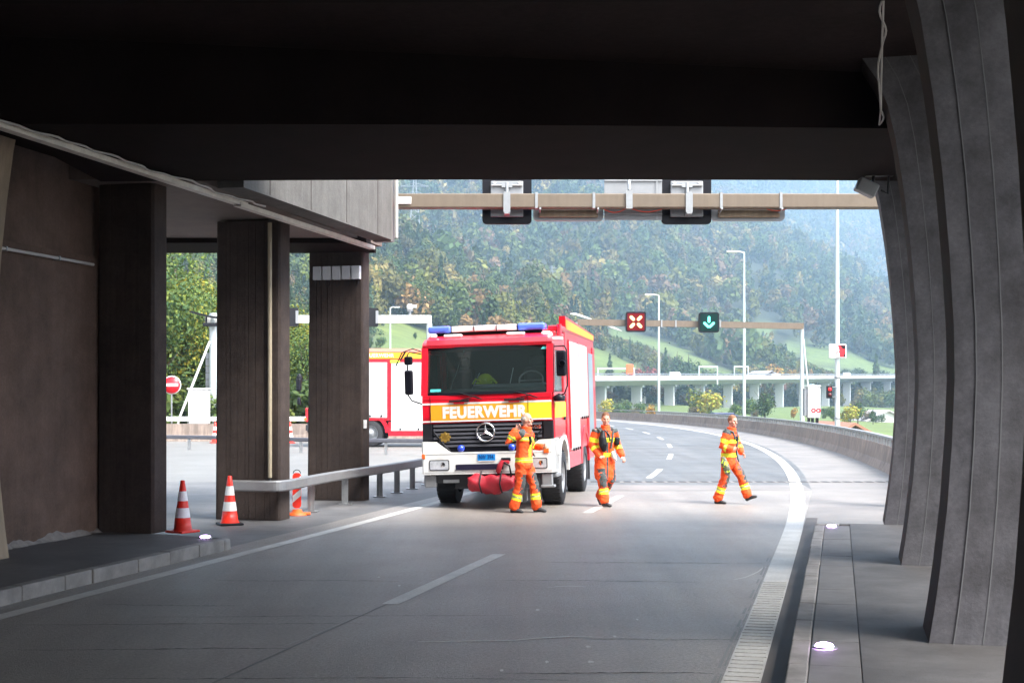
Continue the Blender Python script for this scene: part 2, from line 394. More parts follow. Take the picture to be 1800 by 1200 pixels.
def mt_terr():
    m = bpy.data.materials.new('meadow and forest floor'); m.use_nodes = True; nt = m.node_tree; b = nt.nodes['Principled BSDF']
    a = nt.nodes.new('ShaderNodeAttribute'); a.attribute_name = 'tint'; n = nt.nodes.new('ShaderNodeTexNoise'); n.inputs['Scale'].default_value = .12; n.inputs['Detail'].default_value = 8
    tc = nt.nodes.new('ShaderNodeTexCoord'); _lk(nt, tc.outputs['Object'], n.inputs['Vector'])
    mr = nt.nodes.new('ShaderNodeMapRange'); mr.inputs[1].default_value = .3; mr.inputs[2].default_value = .7; mr.inputs[3].default_value = .75; mr.inputs[4].default_value = 1.2
    _lk(nt, n.outputs[0], mr.inputs[0]); mx = nt.nodes.new('ShaderNodeMix'); mx.data_type = 'RGBA'; mx.blend_type = 'MULTIPLY'; mx.inputs[0].default_value = 1
    _lk(nt, a.outputs[0], mx.inputs[6]); _lk(nt, mr.outputs[0], mx.inputs[7]); _lk(nt, mx.outputs[2], b.inputs['Base Color']); b.inputs['Roughness'].default_value = .9
    return m
tme.materials.append(mt_terr())
hill = bpy.data.objects.new('hillside', tme); COL.objects.link(hill); tag(hill, kind='structure')

# ------------------------------------------------------------------ road, yard, shoulder, markings
YJ = 30.4
def strip_obj(name, m, l0, l1, ss, z, nl=1, **kw):
    b = MB()
    for k in range(nl):
        a0 = l0 + (l1-l0)*k/nl; a1 = l0 + (l1-l0)*(k+1)/nl
        b.strip([curve(a0, s, z) for s in ss], [curve(a1, s, z) for s in ss])
    return tag(b.build(name, m, normals=False), **kw)
def sj(l): return (YJ + l*SA)/CA     # station where a line at l crosses depth YJ
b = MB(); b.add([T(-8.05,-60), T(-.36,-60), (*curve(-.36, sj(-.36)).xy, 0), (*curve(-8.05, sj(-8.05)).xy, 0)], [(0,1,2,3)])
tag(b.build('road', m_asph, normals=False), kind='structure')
SS = [30 + k*4 for k in range(0, 43)]
b = MB()
for k in range(8):
    a0 = -8.05 + 7.69*k/8; a1 = -8.05 + 7.69*(k+1)/8
    A = [Vector((*curve(a0, sj(a0)).xy, 0))] + [curve(a0, s) for s in SS if s > 37]; B_ = [Vector((*curve(a1, sj(a1)).xy, 0))] + [curve(a1, s) for s in SS if s > 37]; b.strip(A, B_)
tag(b.build('carriageway', m_asph2, normals=False), kind='structure')
b = MB(); SH = [20.6, 21.5] + SS[0:]
SH = [21.0, 24, 27] + SS
b.strip([curve(-1.2, s, -.003) for s in SH], [curve(2.4, s, -.003) for s in SH]); tag(b.build('shoulder', m_shld, normals=False), kind='structure')
# yard left of the carriageway, rising slightly
def yard_z(l, Y): return .2*sstep(-9.0, -14.0, l)*0 + .2*(1 - sstep(-14, -9.0, l))*sstep(36, 47, Y)
def yz(l, Y): return .2*(1 - sstep(-14.0, -9.0, l))*sstep(36.0, 47.0, Y)
b = MB(); ls = [-7.8,-9,-10,-11,-12,-13,-14,-18,-24,-32,-45]; ysd = []
yrows = [20 + 1.2*k for k in range(36)]
def yrow(l, Y):
    # same line offset as the road edge, at depth Y
    s = (Y + l*SA)/CA
    for _ in range(12):
        p = curve(l, s); s += (Y - p.y)/max(.2, math.cos(TA - max(0, s-S0)/RAD))
    p = curve(l, s); return Vector((p.x, Y, -.004 + yz(l, Y)))
YR = [33.6 + k*1.4 for k in range(20)] + [61.2]
G = [[yrow(l, Y) for l in ls] for Y in YR]
vs = [p for r_ in G for p in r_]; n = len(ls)
b.add(vs, [(j*n+i, j*n+i+1, (j+1)*n+i+1, (j+1)*n+i) for j in range(len(YR)-1) for i in range(n-1)], smooth=True)
tag(b.build('yard', m_yard, normals=False), kind='structure')
b = MB(); b.add([T(-7.8,-60,-.005), T(-7.8, 20,-.005), (*yrow(-7.8, 33.65).xy, -.005), (-50, 33.65, -.005), (-50, -60, -.005)], [(0,1,2,3,4)])
tag(b.build('apron', mat('apron asphalt', (.10,.098,.10), .6, var=.25, vscale=1.2, bump=.35, bscale=70, dirt=(.17,.16,.16), dscale=.3, damt=.7), normals=False), kind='structure')
# markings
def mark(name, l0, l1, ss, z=.004): return tag(strip_obj(name, m_paint, l0, l1, ss, z), kind='structure')
mark('edge_marking', -.83, -.55, [-20 + 2*k for k in range(90)])
mark('edge_marking', -7.75, -7.56, [-20 + 2*k for k in range(70)])
for k in range(12):
    s0 = 13.0 + 11.15*k if k else 12.95
    mark('lane_marking', -4.44, -4.27, [s0 + q*.9 for q in range(6)])
b = MB(); b.strip([T(-4.40, s, .003) for s in (6.5, 9, 13.0)], [T(-4.375, s, .003) for s in (6.5, 9, 13.0)]); tag(b.build('worn_marking', mat('worn marking', (.17,.165,.155), .6), normals=False), kind='structure')
b.m; b = MB(); b.strip([T(-.55, s, .002) for s in (-20, 5, 24)], [T(-.36, s, .002) for s in (-20, 5, 24)]); tag(b.build('gutter', m_gut, normals=False), kind='structure')
# cross joint in the near road: pale concrete threshold and slotted drain
b = MB(); b.strip([(x, 30.4, .003) for x in (.2, 3, 5.8, 6.7)], [(x, 32.3, .003) for x in (.2, 3, 5.9, 6.9)]); tag(b.build('threshold', m_shld, normals=False), kind='structure')
dr = tag(MB().box(-2.5, 9.6, 33.3, 33.75, -.08, .006).build('drain', m_shld), kind='structure')
gm = MB().box(-.085, .085, -.16, .16, 0, .004).mesh('grate', m_black)
for k in range(44): link_mesh('grate', gm, dr, (-2.3 + k*.27, 33.55, .006))
# ribbed profile of the near right edge marking
k = MB(); s_ = 2.0; rs = random.Random(12)
while s_ < 15.5:
    k.box(-.825 + rs.uniform(0,.02), -.555 - rs.uniform(0,.02), s_, s_ + .06, .004, .010, M=MT); s_ += .16
rb = tag(k.build('marking_rib', m_paint), kind='stuff')
for x0, x1 in ((-.90, -.875), (-.86, -.845)):
    k = MB(); q = 3.0
    while q < 18:
        L = rs.uniform(.2, 1.1); k.strip([T(x0, q, .0035), T(x0+.004, q+L, .0035)], [T(x1, q, .0035), T(x1, q+L, .0035)]); q += L + rs.uniform(.1, .7)
    tag(k.build('worn_edge_line', mat('worn marking', (.17,.165,.155), .6), normals=False), kind='structure')
# cracks, scratches and chips in the asphalt (ground points)
def gp(x, y, z=.003): Y_ = 2400*EYE/(y-700); return Vector(((x-900)/2400*Y_, Y_, z))
rs = random.Random(3); b = MB()
def crack(x0, x1, y, w0, dr=0.0):
    a = []; c = []; n = 60; yy = 0
    for k_ in range(n+1):
        t = k_/n; yy += rs.uniform(-.012, .012); p = gp(x0 + (x1-x0)*t, y + dr*t, .0025); wd = w0*rs.uniform(.2, 1.0)*(math.sin(PI*min(max(t,.03),.97)))**.4
        a.append((p.x, p.y + yy, .0025)); c.append((p.x, p.y + yy + wd, .0025))
    b.strip(a, c)
for q in ((0, 640, 1098, .022), (30, 520, 1142, .030), (250, 900, 1084, .02), (1010, 1340, 1122, .022), (880, 1300, 1183, .028), (120, 1000, 1192, .022), (960, 1340, 988, .04), (870, 1230, 1020, .03), (380, 700, 1020, .03), (180, 420, 1062, .025)): crack(*q, dr=rs.uniform(-4, 4))
tag(b.build('asphalt_crack', mat('crack filler', (.022,.02,.02), .8)), kind='structure')
b = MB()
def scratch(pts, wd):
    P = smooth2([gp(x, y) for x, y in pts]); b.strip(P, [p + Vector((.0, wd*(.4 + .6*math.sin(PI*i/(len(P)-1))), 0)) for i, p in enumerate(P)])
def smooth2(P):
    out = []
    for i in range(len(P)-1):
        for k_ in range(6): t = k_/6; out.append(P[i].lerp(P[i+1], t) + Vector((rs.uniform(-.004,.004), rs.uniform(-.006,.006), 0)))
    return out + [P[-1]]
scratch([(735,1128),(820,1127),(900,1126),(945,1122),(1000,1119),(1060,1120)], .045)
scratch([(1290,1019),(1310,1015),(1332,1006),(1342,998),(1352,997)], .05)
scratch([(960,1032),(1000,1030),(1030,1031)], .03); scratch([(500,1135),(560,1112),(640,1078),(706,1050)], .02)
for (x, y, d) in ((1032,1138,.03),(1036,1165,.035),(943,1073,.03),(960,1165,.02),(1080,1120,.02),(664,1015,.02),(700,1030,.02),(1120,1090,.015),(880,1180,.02)):
    p = gp(x, y); b.add([p, p + Vector((d, .02, 0)), p + Vector((d*1.1, .07, 0)), p + Vector((.1*d, .10, 0)), p + Vector((-.3*d, .05, 0))], [(0,1,2,3,4)])
tag(b.build('chalky_scratch', m_paint), kind='structure')

# ------------------------------------------------------------------ walkways with kerb stones
rw = MB(); rw.strip([T(-.34, s, .13) for s in (-30, 21.2)], [T(.17, s, .13) for s in (-30, 21.2)]); rw.strip([T(.16, s, .15) for s in (-30, 21.35)], [T(4.2, s, .15) for s in (-30, 21.35)])
rw.add([T(.16, 21.35, .15), T(4.2, 21.35, .15), T(4.2, 21.35, -.1), T(.16, 21.35, -.1)], [(0,1,2,3)])
rw.add([T(4.2, -30, .15), T(4.2, 21.35, .15), T(4.2, 21.35, -1.5), T(4.2, -30, -1.5)], [(0,1,2,3)])
rw = tag(rw.build('right_walkway', m_walk, normals=False), kind='structure')
s = -4.0; rs = random.Random(5)
while s < 20.9:
    L = min(1.0, 21.2 - s); k = MB(); j = rs.uniform(-.004,.004)
    k.rbox(-.36 + j, -.215 + j, s + .006, s + L - .006, -.05, .15 + rs.uniform(-.003,.003), .012, M=MT); k.build('kerb_stone', m_kerb, rw)
    k = MB(); k.rbox(-.207, .152, s + .004, s + L - .002, -.05, .147 + rs.uniform(-.002,.002), .006, M=MT)
    k.build('edge_slab', m_gut if False else mat('edge slab concrete', (.12,.115,.115), .7, var=.25, vscale=3, bump=.3, bscale=50, dirt=(.07,.065,.065), dscale=2, damt=.6), rw)
    s += L
k = MB(); k.rbox(-.36, .0, 21.2, 21.36, -.05, .15, .03, M=MT); k.build('kerb_stone', m_kerb, rw)
k = MB(); k.rbox(.0, 4.2, 21.24, 21.38, -.05, .153, .02, M=MT); k.build('edge_slab', MATS['edge slab concrete'], rw)
# raised cable duct line on the walkway

lw = MB(); lw.strip([T(-12, s, .15) for s in (-30, 18.1)], [T(-8.2, s, .15) for s in (-30, 17.2)])
lw.add([T(-12, 18.1, .15), T(-8.2, 17.2, .15), T(-8.2, 17.2, -.1), T(-12, 18.1, -.1)], [(0,1,2,3)])
lw = tag(lw.build('left_walkway', m_walk, normals=False), kind='structure')
s = -3.0
while s < 16.8:
    L = rs.choice((.55,.8,1.0)); L = min(L, 17.0 - s); j = rs.uniform(-.008,.008)
    k = MB(); k.rbox(-8.2 + j, -8.05 + j, s + .008, s + L - .008, -.05, .155 + rs.uniform(-.004,.004), .014, M=MT); k.build('kerb_stone', m_kerb, lw)
    s += L
k = MB(); k.rbox(-8.33, -8.05, 17.0, 17.2, -.05, .15, .04, M=MT); k.build('kerb_stone', m_kerb, lw)

# ------------------------------------------------------------------ gallery: ceiling, ribs, columns, wall
ZC = 5.95
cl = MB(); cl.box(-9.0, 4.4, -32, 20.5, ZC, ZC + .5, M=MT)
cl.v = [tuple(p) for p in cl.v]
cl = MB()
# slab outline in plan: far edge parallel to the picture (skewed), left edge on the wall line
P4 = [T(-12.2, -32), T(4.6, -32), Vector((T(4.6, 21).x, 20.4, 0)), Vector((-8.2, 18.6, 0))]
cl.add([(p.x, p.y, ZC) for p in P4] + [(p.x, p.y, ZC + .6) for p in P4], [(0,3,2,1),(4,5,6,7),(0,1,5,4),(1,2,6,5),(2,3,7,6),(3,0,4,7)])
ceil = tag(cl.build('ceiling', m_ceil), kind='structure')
def beam(xa, ya, za, xb, yb, zb, th, m=m_lint, camber=.0, top=ZC + .3):
    k = MB(); n = 12; lo = []; hi = []
    for i in range(n+1):
        t = i/n; x = xa + (xb-xa)*t; y = ya + (yb-ya)*t; z = za + (zb-za)*t + camber*4*t*(1-t)
        lo.append((x, y, z)); hi.append(z)
    r0 = [[(x, y, z), (x, y-th, z), (x, y-th, top), (x, y, top)] for (x, y, z) in lo]
    k.rings(r0, smooth=False); return k.build('ceiling_beam', m, ceil)
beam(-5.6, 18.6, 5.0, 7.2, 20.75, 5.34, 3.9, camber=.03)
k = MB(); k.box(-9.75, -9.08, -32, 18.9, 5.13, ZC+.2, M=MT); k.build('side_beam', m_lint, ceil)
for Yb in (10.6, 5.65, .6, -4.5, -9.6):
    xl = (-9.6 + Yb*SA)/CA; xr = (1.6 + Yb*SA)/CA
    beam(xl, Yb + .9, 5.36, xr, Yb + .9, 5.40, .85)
# dark outer faces that close the gallery behind and above
k = MB(); k.box(-12.2, 4.6, -32.3, -32, -.3, 6.6, M=MT); tag(k.build('dark_end_cap', m_ceil), kind='structure')  # added cap out of view keeping light out where the tunnel runs on
k = MB(); k.box(2.4, 2.7, -32, -7, -.3, 5.95, M=MT); tag(k.build('right_tunnel_wall', m_ceil), kind='structure')

PROF = [(.15,0),(.4,.04),(.7,.08),(1.2,.135),(1.7,.17),(2.2,.19),(2.6,.185),(3.2,.15),(3.8,.10),(4.4,.03),(5.0,-.06),(5.4,-.15),(5.7,-.27),(5.98,-.45)]
def column(s0, l0, width, th, mats, lab, mirror=1, boards=6, name='concrete_column', group='flared ribs of the gallery', seed=0):
    o = thing(name, lab, 'column', (*T(l0, s0, 0).xy, 0), -TA, group)
    rs = random.Random(seed); k = MB(); nb = boards
    xs = [0.0]
    for i in range(nb): xs.append(xs[-1] + width/nb*rs.uniform(.8, 1.2))
    xs = [x*width/xs[-1] for x in xs]; off = [rs.choice((0, .003, .006)) for _ in range(nb)]
    # front skin in vertical boards with shallow steps and fins
    for i in range(nb):
        L = [(mirror*(xs[i] + d*(1 - xs[i]/width)), off[i], z) for z, d in PROF]; Rr = [(mirror*(xs[i+1] + d*(1 - xs[i+1]/width)), off[i], z) for z, d in PROF]
        k.strip(L, Rr, 0)
        if i: k.strip([(p[0]-.004, min(off[i], off[i-1])-.004, p[2]) for p in L], [(p[0]+.005, min(off[i], off[i-1])-.004, p[2]) for p in L], 1)
        k.strip([(p[0], p[1], p[2]) for p in Rr], [(p[0], off[min(i+1, nb-1)], p[2]) for p in Rr], 0)
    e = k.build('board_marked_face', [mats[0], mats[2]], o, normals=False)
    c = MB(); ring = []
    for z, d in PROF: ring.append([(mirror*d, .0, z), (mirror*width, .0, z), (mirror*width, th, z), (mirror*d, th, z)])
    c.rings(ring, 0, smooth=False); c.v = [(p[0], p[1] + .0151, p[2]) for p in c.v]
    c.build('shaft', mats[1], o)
    return o
m_fin = mat('pale formwork fin', (.135,.135,.14), .8)
WH = ['far right flared concrete rib at the portal with bolt marks low on its face', 'middle flared concrete rib on the right walkway', 'tall pale flared concrete rib standing nearest in full on the right walkway', 'dark rib at the right picture edge nearest the viewer']
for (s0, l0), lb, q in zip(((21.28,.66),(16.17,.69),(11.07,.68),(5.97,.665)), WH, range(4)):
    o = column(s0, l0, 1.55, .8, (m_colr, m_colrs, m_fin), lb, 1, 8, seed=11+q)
    if q == 0:
        k = MB()
        for (x, z) in ((.55,1.9),(.68,1.9),(.55,1.66),(.72,1.66),(.6,1.15),(.72,1.12),(.55,1.0),(.5,.95)): k.lathe([(.018,0),(.018,-.02),(0,-.02)], 8, axis='y', M=Matrix.Translation((x, .0, z)))
        k.build('bolt', m_black, o)
for s0 in (.85, -4.3):
    column(s0, .7, 1.55, .8, (m_colr, m_colrs, m_fin), 'flared concrete rib beside the viewer, outside the picture', 1, 7, seed=3)
m_tanc = mat('tan lit concrete', (.26,.20,.14), .8, var=.2, vscale=2, bump=.25, bscale=20, streak=.2)  # warm light on the edge rib is put into this tan colour
column((15.56 + -9.42*SA)/CA + 0.0, -9.64, .9, .7, (m_tanc, m_tanc, m_lint), 'tan flared rib at the left picture edge under the cable tray', -1, 3, seed=8)
column(8.4, -9.2, .9, .7, (m_coll, m_coll, m_lint), 'left rib nearer than the picture edge', -1, 3, seed=8)

# left wall with ledge, pipe and crumbled foot
wl = thing('retaining_wall', 'brown sooty concrete wall with a ledge and a thin pipe, left of the road', 'wall', (*T(-10.27, 0).xy, 0), -TA)
k = MB(); k.box(-.5, 0, -32, 17.75, -.3, 4.05, 0); k.box(-.5, -.10, -32, 17.75, 4.052, ZC - .002, 0); k.build('wall_panel', m_wall, wl)
k = MB()
for s in (1.5, 6.5, 11.6, 14.6): k.box(.0, .006, s, s + .02, .2, 4.0)
k.build('panel_joint', m_lint, wl)
k = MB(); k.tube([(.07, -5, 3.93), (.07, 17.3, 3.93)], .022, 8); k.build('pipe', m_cable, wl)
k = MB()
for q in range(18): k.box(0, .1, -4 + q*1.2, -3.97 + q*1.2, 3.90, 3.96)
k.build('pipe_clip', m_galv, wl)
k = MB(); lo = []; mid = []; hi = []
for q in range(150):
    s = 9.5 + q*.055; n1 = noise.noise(Vector((s*2.1, 0, 0))); n2 = noise.noise(Vector((s*9.0, 4, 0))); h = max(.02, .07 + .07*n1 + .035*n2); d = max(.03, .10 + .05*n2 + .05*n1)
    lo.append((d, s, .151)); mid.append((d*.45 + .02*n2, s, .15 + h*.55)); hi.append((.003, s, .15 + h))
k.strip(lo, mid); k.strip(mid, hi)
k.build('crumbled_foot', mat('chalky rubble', (.21,.19,.18), .9, var=.3, vscale=12, bump=.5, bscale=60), wl)

# left square columns
def sqcol(s0, l0, wd, th, z0, z1, lab, taper=.02, boards=8, seed=1):
    o = thing('concrete_pillar', lab, 'pillar', (*T(l0, s0, 0).xy, 0), -TA, 'square pillars left of the road')
    rs = random.Random(seed); k = MB(); h = z1 - z0
    def X(x, z): return x*(1 - taper*(z - z0)/h) 
    c = .035
    def ring(z):
        w_ = -wd; a = [(X(-c, z), 0), (X(w_ + c, z), 0), (X(w_, z), c), (X(w_, z), th - c), (X(w_ + c, z), th), (X(-c, z), th), (X(0, z), th - c), (X(0, z), c)]
        return [(p[0], p[1], z) for p in a]
    k.rings([ring(z0 + h*q/6) for q in range(7)], 0, smooth=False)
    k.build('shaft', m_coll, o)
    k = MB(); x = -.05
    while x > -wd + .1:
        w_ = rs.uniform(.06, .16); d = rs.choice((.003, .006, .009))
        x1 = max(x - w_, -wd + .05)
        k.box(x1 + .004, x, -d, .001, z0 + .02, z1 - .01, 0); x = x1 - .004
    k.build('board_imprint', m_coll, o)
    return o
sqcol(17.5, -9.38, .88, .42, .15, 5.12, 'black sooty pillar standing on the end of the left walkway', boards=6, seed=2)
p2 = sqcol(21.4, -9.14, 1.18, .46, 0, 5.05, 'broad dark pillar with a beige conduit, behind the near pair of cones', seed=5)
k = MB(); k.tube([(-.16, -.04, .72), (-.16, -.04, 5.0)], .035, 10); k.build('conduit', mat('beige conduit', (.32,.27,.19), .5, var=.1), p2)
k = MB(); k.tube([(-.16, -.04, .72), (-.15, -.06, .64), (-.10, -.07, .60)], .02, 8); k.build('conduit_elbow', m_black, p2)
p3 = sqcol(25.9, -9.28, 1.19, .42, 0, 5.0, 'farthest brown pillar with a row of five white boxes at its top', seed=9, taper=.035)
for q in range(5):
    k = MB(); x = -1.02 + q*.205; k.rbox(x, x + .175, -.12, -.015, 4.43, 4.70, .012); bx = k.build('junction_box', m_greyp if False else mat('pale grey box', (.50,.52,.56), .5, var=.08), p3)
    k = MB(); k.tube([(x+.06, -.06, 4.43), (x+.05, -.07, 4.33), (x+.09, -.08, 4.29), (x+.13, -.07, 4.33), (x+.12, -.06, 4.43)], .008, 6); k.build('cable_loop', m_black, bx)
k = MB(); k.box(.004, .03, .03, .16, 1.45, 1.62); k.build('marker_plate', m_conew, p3)

# left roof: soffit, end beam, pale fascia
rf = thing('side_canopy', 'concrete canopy roof over the left yard entrance with a pale streaked fascia', 'canopy', (0,0,0))
k = MB()
S4 = [(-2.6, 27.3), (-4.4, 18.9), (-16, 18.9), (-16, 27.3)]
k.add([(x, y, 5.08) for x, y in S4] + [(x, y, 5.5) for x, y in S4], [(0,1,2,3),(7,6,5,4),(0,4,5,1),(1,5,6,2),(2,6,7,3),(3,7,4,0)]); k.build('roof_slab', mat('brown soffit concrete', (.13,.10,.085), .85, var=.2, vscale=1.5, streak=.1), rf)
k = MB(); k.box(-16, -2.75, 25.8, 27.6, 4.985, 5.2); k.build('end_beam', m_lint, rf)
# fascia runs along the road at l=-8
k = MB(); k.box(-8.5, -8.1, 17.7, 24.2, 5.0, 6.75, M=MT); k.build('fascia', m_fasc, rf)
for q in range(4):
    k = MB(); k.box(-8.1, -8.096, 18.6 + q*1.6, 18.615 + q*1.6, 5.02, 6.7, M=MT); k.build('formwork_joint', m_coll, rf)
k = MB(); k.box(-8.48, -8.12, 24.21, 24.42, 4.98, 6.7, M=MT); k.build('end_strip', m_shld, rf)
tag(rf)
dp = thing('downpipe', 'pale downpipe on the end of the canopy fascia', 'pipe', (0,0,0))
k = MB(); k.tube([T(-8.05, 24.32, 6.2), T(-8.05, 24.32, 5.05)], .035, 8); k.build('pipe', m_cable, dp)

# cable trays
def tray(s0, s1, l, z, lab):
    o = thing('cable_tray', lab, 'cable tray', (*T(l, s0, 0).xy, z), -TA, 'cable trays along the left side')
    L = s1 - s0; k = MB(); k.box(-.06, .06, 0, L, -.012, 0); k.box(.052, .06, 0, L, 0, .055); k.box(-.06, -.052, 0, L, 0, .055); k.build('channel', m_tray, o)
    n = max(2, int(L/1.9))
    for q in range(n+1):
        k = MB(); y = .15 + (L-.3)*q/n; k.box(-.012, .012, y, y + .04, .0, ZC - z if s0 > 99 else .07); k.build('hanger', m_galv, o)
    return o
tray(1.0, 19.0, -8.68, 4.93, 'long pale cable tray ending above the sooty pillar')
tray(-20.0, 0.9, -8.68, 4.93, 'cable tray beside the viewer')
tray(18.7, 24.7, -8.66, 4.90, 'farther cable tray leading to the farthest pillar')
k = MB(); pts = []
rs = random.Random(6)
for q in range(60):
    s = 11.5 + q*.135; pts.append(T(-8.55 + .03*math.sin(q*.5) + .03*math.sin(q*1.3), s, 4.975 + .012*math.sin(q*.35)))
k.tube(pts, .014, 6); tag(k.build('loose_cable', m_cable), 'loose grey cable sagging along the top of the long cable tray', 'cable')
# cables on the ceiling at right, and bracket camera at the portal
k = MB()
def img(x, y, Y): return Vector(((x-900)/2400*Y, Y, EYE + (700-y)/2400*Y))
for dx in (0, .07):
    pts = [(4.55+dx, 14.2, 5.90), (4.62+dx*.5, 15.4, 5.35), (4.72+dx, 16.0, 5.88)]
    P = []
    for q in range(40):
        t = q/39; Yq = 12.4 + 6.9*t; x = (1553 + dx*90*math.sin(q*.7)*1.0 - 22*t*t - (0 if t < .9 else (t-.9)*200))
        P.append(Vector(((x-900)/2400*Yq, Yq, 5.33 if 15.5 < Yq < 16.6 else 5.36 + .55*min(1, abs(Yq-16.05)/1.4))))
    P = [Vector((p.x, p.y, min(p.z, ZC - .02))) for p in P]
    k.tube(P, .012, 6)
tag(k.build('ceiling_cable', m_cable), 'pair of thin grey cables wandering across the dark ceiling at right', 'cable')
cm = thing('bracket_camera', 'small grey camera on a bracket at the top right corner of the portal', 'camera', (5.28, 20.0, 5.2))
k = MB(); k.rbox(-.20, .10, -.10, .10, -.20, .0, .02, M=Matrix.Rotation(R(25), 4, 'Y')); k.build('housing', m_greyp, cm)
k = MB(); k.tube([(.0, 0, -.02), (.02, 0, .12), (.02, 0, .22)], .025, 8); k.box(-.1, .3, -.04, .04, .10, .15); k.tube([(.12,0,-.1),(.22,0,-.16),(.24,0,.12)], .02, 6); k.build('bracket', m_black, cm)
# ------------------------------------------------------------------ outer barrier along the curve
ob = thing('road_barrier', 'long curved concrete barrier with a slotted metal top along the outside of the bend', 'barrier')
def bprof(l, s, h): 
    return [curve(l - .04, s, -.01), curve(l + .08, s, h*.35), curve(l + .16, s, h), curve(l + .40, s, h), curve(l + .46, s, -.6)]
s = 22.2; q = 0
while s < 195:
    L = 6.0; k = MB(); ss = [s + .02, s + 2, s + 4, s + L - .02]
    k.rings([bprof(1.93, x, .68) for x in ss], 0, smooth=False); k.build('barrier_panel', m_barr, ob); s += L
k = MB(); s = 22.5
while s < 120:
    p = curve(2.20, s); a = TA - max(0, s-S0)/RAD
    M = Matrix.Translation((p.x, p.y, .675)) @ Matrix.Rotation(-a, 4, 'Z'); k.box(-.06, .06, -.15, .16, 0, .22, M=M); s += .8
tag(k.build('rail_block', m_galv, ob), kind='stuff')
k = MB(); ss = [22.3 + 2.5*q for q in range(69)]
k.rings([[curve(2.10, x, .885), curve(2.30, x, .885), curve(2.30, x, .95), curve(2.10, x, .95)] for x in ss], smooth=False); k.build('top_rail', m_rail, ob)
# far left barrier with rail
lb = thing('yard_barrier', 'low concrete barrier with a white rail across the back of the yard', 'barrier')
for q in range(5):
    x0 = -24 + q*4.4; k = MB(); k.prism([(59.0,.15),(59.15,.5),(59.2,.95),(59.45,.95),(59.5,.15)], x0 + .02, x0 + 4.38, 'x'); k.build('barrier_panel', m_barr, lb)
k = MB(); k.rbox(-24, -2.1, 59.18, 59.30, 1.06, 1.26, .03); k.build('rail', m_white, lb)
for q in range(12):
    k = MB(); x = -23.6 + q*1.9; k.box(x, x + .07, 59.3, 59.38, .9, 1.22); k.build('post', m_galv, lb)

# near guard rail: wraps the broad pillar and runs along the yard entrance
gr = thing('guard_rail', 'grey steel box guard rail curving past the pillars on short posts', 'guard rail')
path = [(-4.68, 22.86), (-4.4, 22.78), (-4.05, 22.70), (-3.83, 22.80), (-3.70, 23.4), (-3.48, 24.8), (-3.15, 26.4), (-2.66, 28.3), (-2.28, 30.0), (-2.0, 31.6), (-1.85, 32.6)]
def smooth_path(P, n=6):
    out = []
    for i in range(len(P)-1):
        p0 = Vector(P[max(i-1,0)]); p1 = Vector(P[i]); p2 = Vector(P[i+1]); p3 = Vector(P[min(i+2,len(P)-1)])
        for k in range(n):
            t = k/n; out.append(.5*((2*p1) + (-p0+p2)*t + (2*p0-5*p1+4*p2-p3)*t*t + (-p0+3*p1-3*p2+p3)*t**3))
    out.append(Vector(P[-1])); return out
def rail_along(P, z0, z1, w_, m, par, name='beam'):
    P = smooth_path(P); rg = []
    for i, p in enumerate(P):
        t = (P[min(i+1,len(P)-1)] - P[max(i-1,0)]).normalized(); nrm = Vector((t.y, -t.x)); c = .025
        def q(u, z): return (p.x + nrm.x*u, p.y + nrm.y*u, z)
        rg.append([q(-w_, z0+c), q(-w_+c, z0), q(w_-c, z0), q(w_, z0+c), q(w_, z1-c), q(w_-c, z1), q(-w_+c, z1), q(-w_, z1-c)])
    k = MB(); k.rings(rg, smooth=False); return k.build(name, m, par)
rail_along(path, .50, .685, .045, m_rail, gr)
for (x, y) in ((-3.60, 24.75), (-3.20, 26.5), (-2.72, 28.5), (-2.46, 29.7), (-2.22, 31.0), (-1.98, 32.4)):
    k = MB(); k.box(x - .10, x - .04, y - .05, y + .05, 0, .56); k.box(x - .10, x + .02, y - .006, y + .006, 0, .56); k.box(x-.17, x+.09, y-.12, y+.12, 0, .015); k.build('post', m_galv, gr)
k = MB(); k.box(-1.82, -1.35, 34.0, 34.08, .48, .6); k.box(-1.85, -1.79, 34.0, 34.08, 0, .6)
tag(k.build('rail_end', m_galv), 'short dark rail end standing beyond the near guard rail', 'rail')
g2 = thing('low_guard_rail', 'thin dark low guard rail crossing the pale yard', 'guard rail')
P2 = [(-13.5, 50.0), (-10.5, 48.9), (-8.0, 47.0), (-6.6, 46.2), (-5, 45.6), (-3.2, 45.2), (-1.2, 44.9)]
rail_along(P2, .58, .72, .04, mat('dull rail steel', (.12,.12,.14), .5, .6, var=.2, vscale=4), g2)
for (x, y) in ((-11.7, 49.4), (-9.3, 48.1), (-7.2, 46.5), (-4.2, 45.4), (-2.0, 45.05)):
    k = MB(); k.box(x-.05, x+.05, y+.03, y+.1, .15, .66); k.build('post', m_galv, g2)

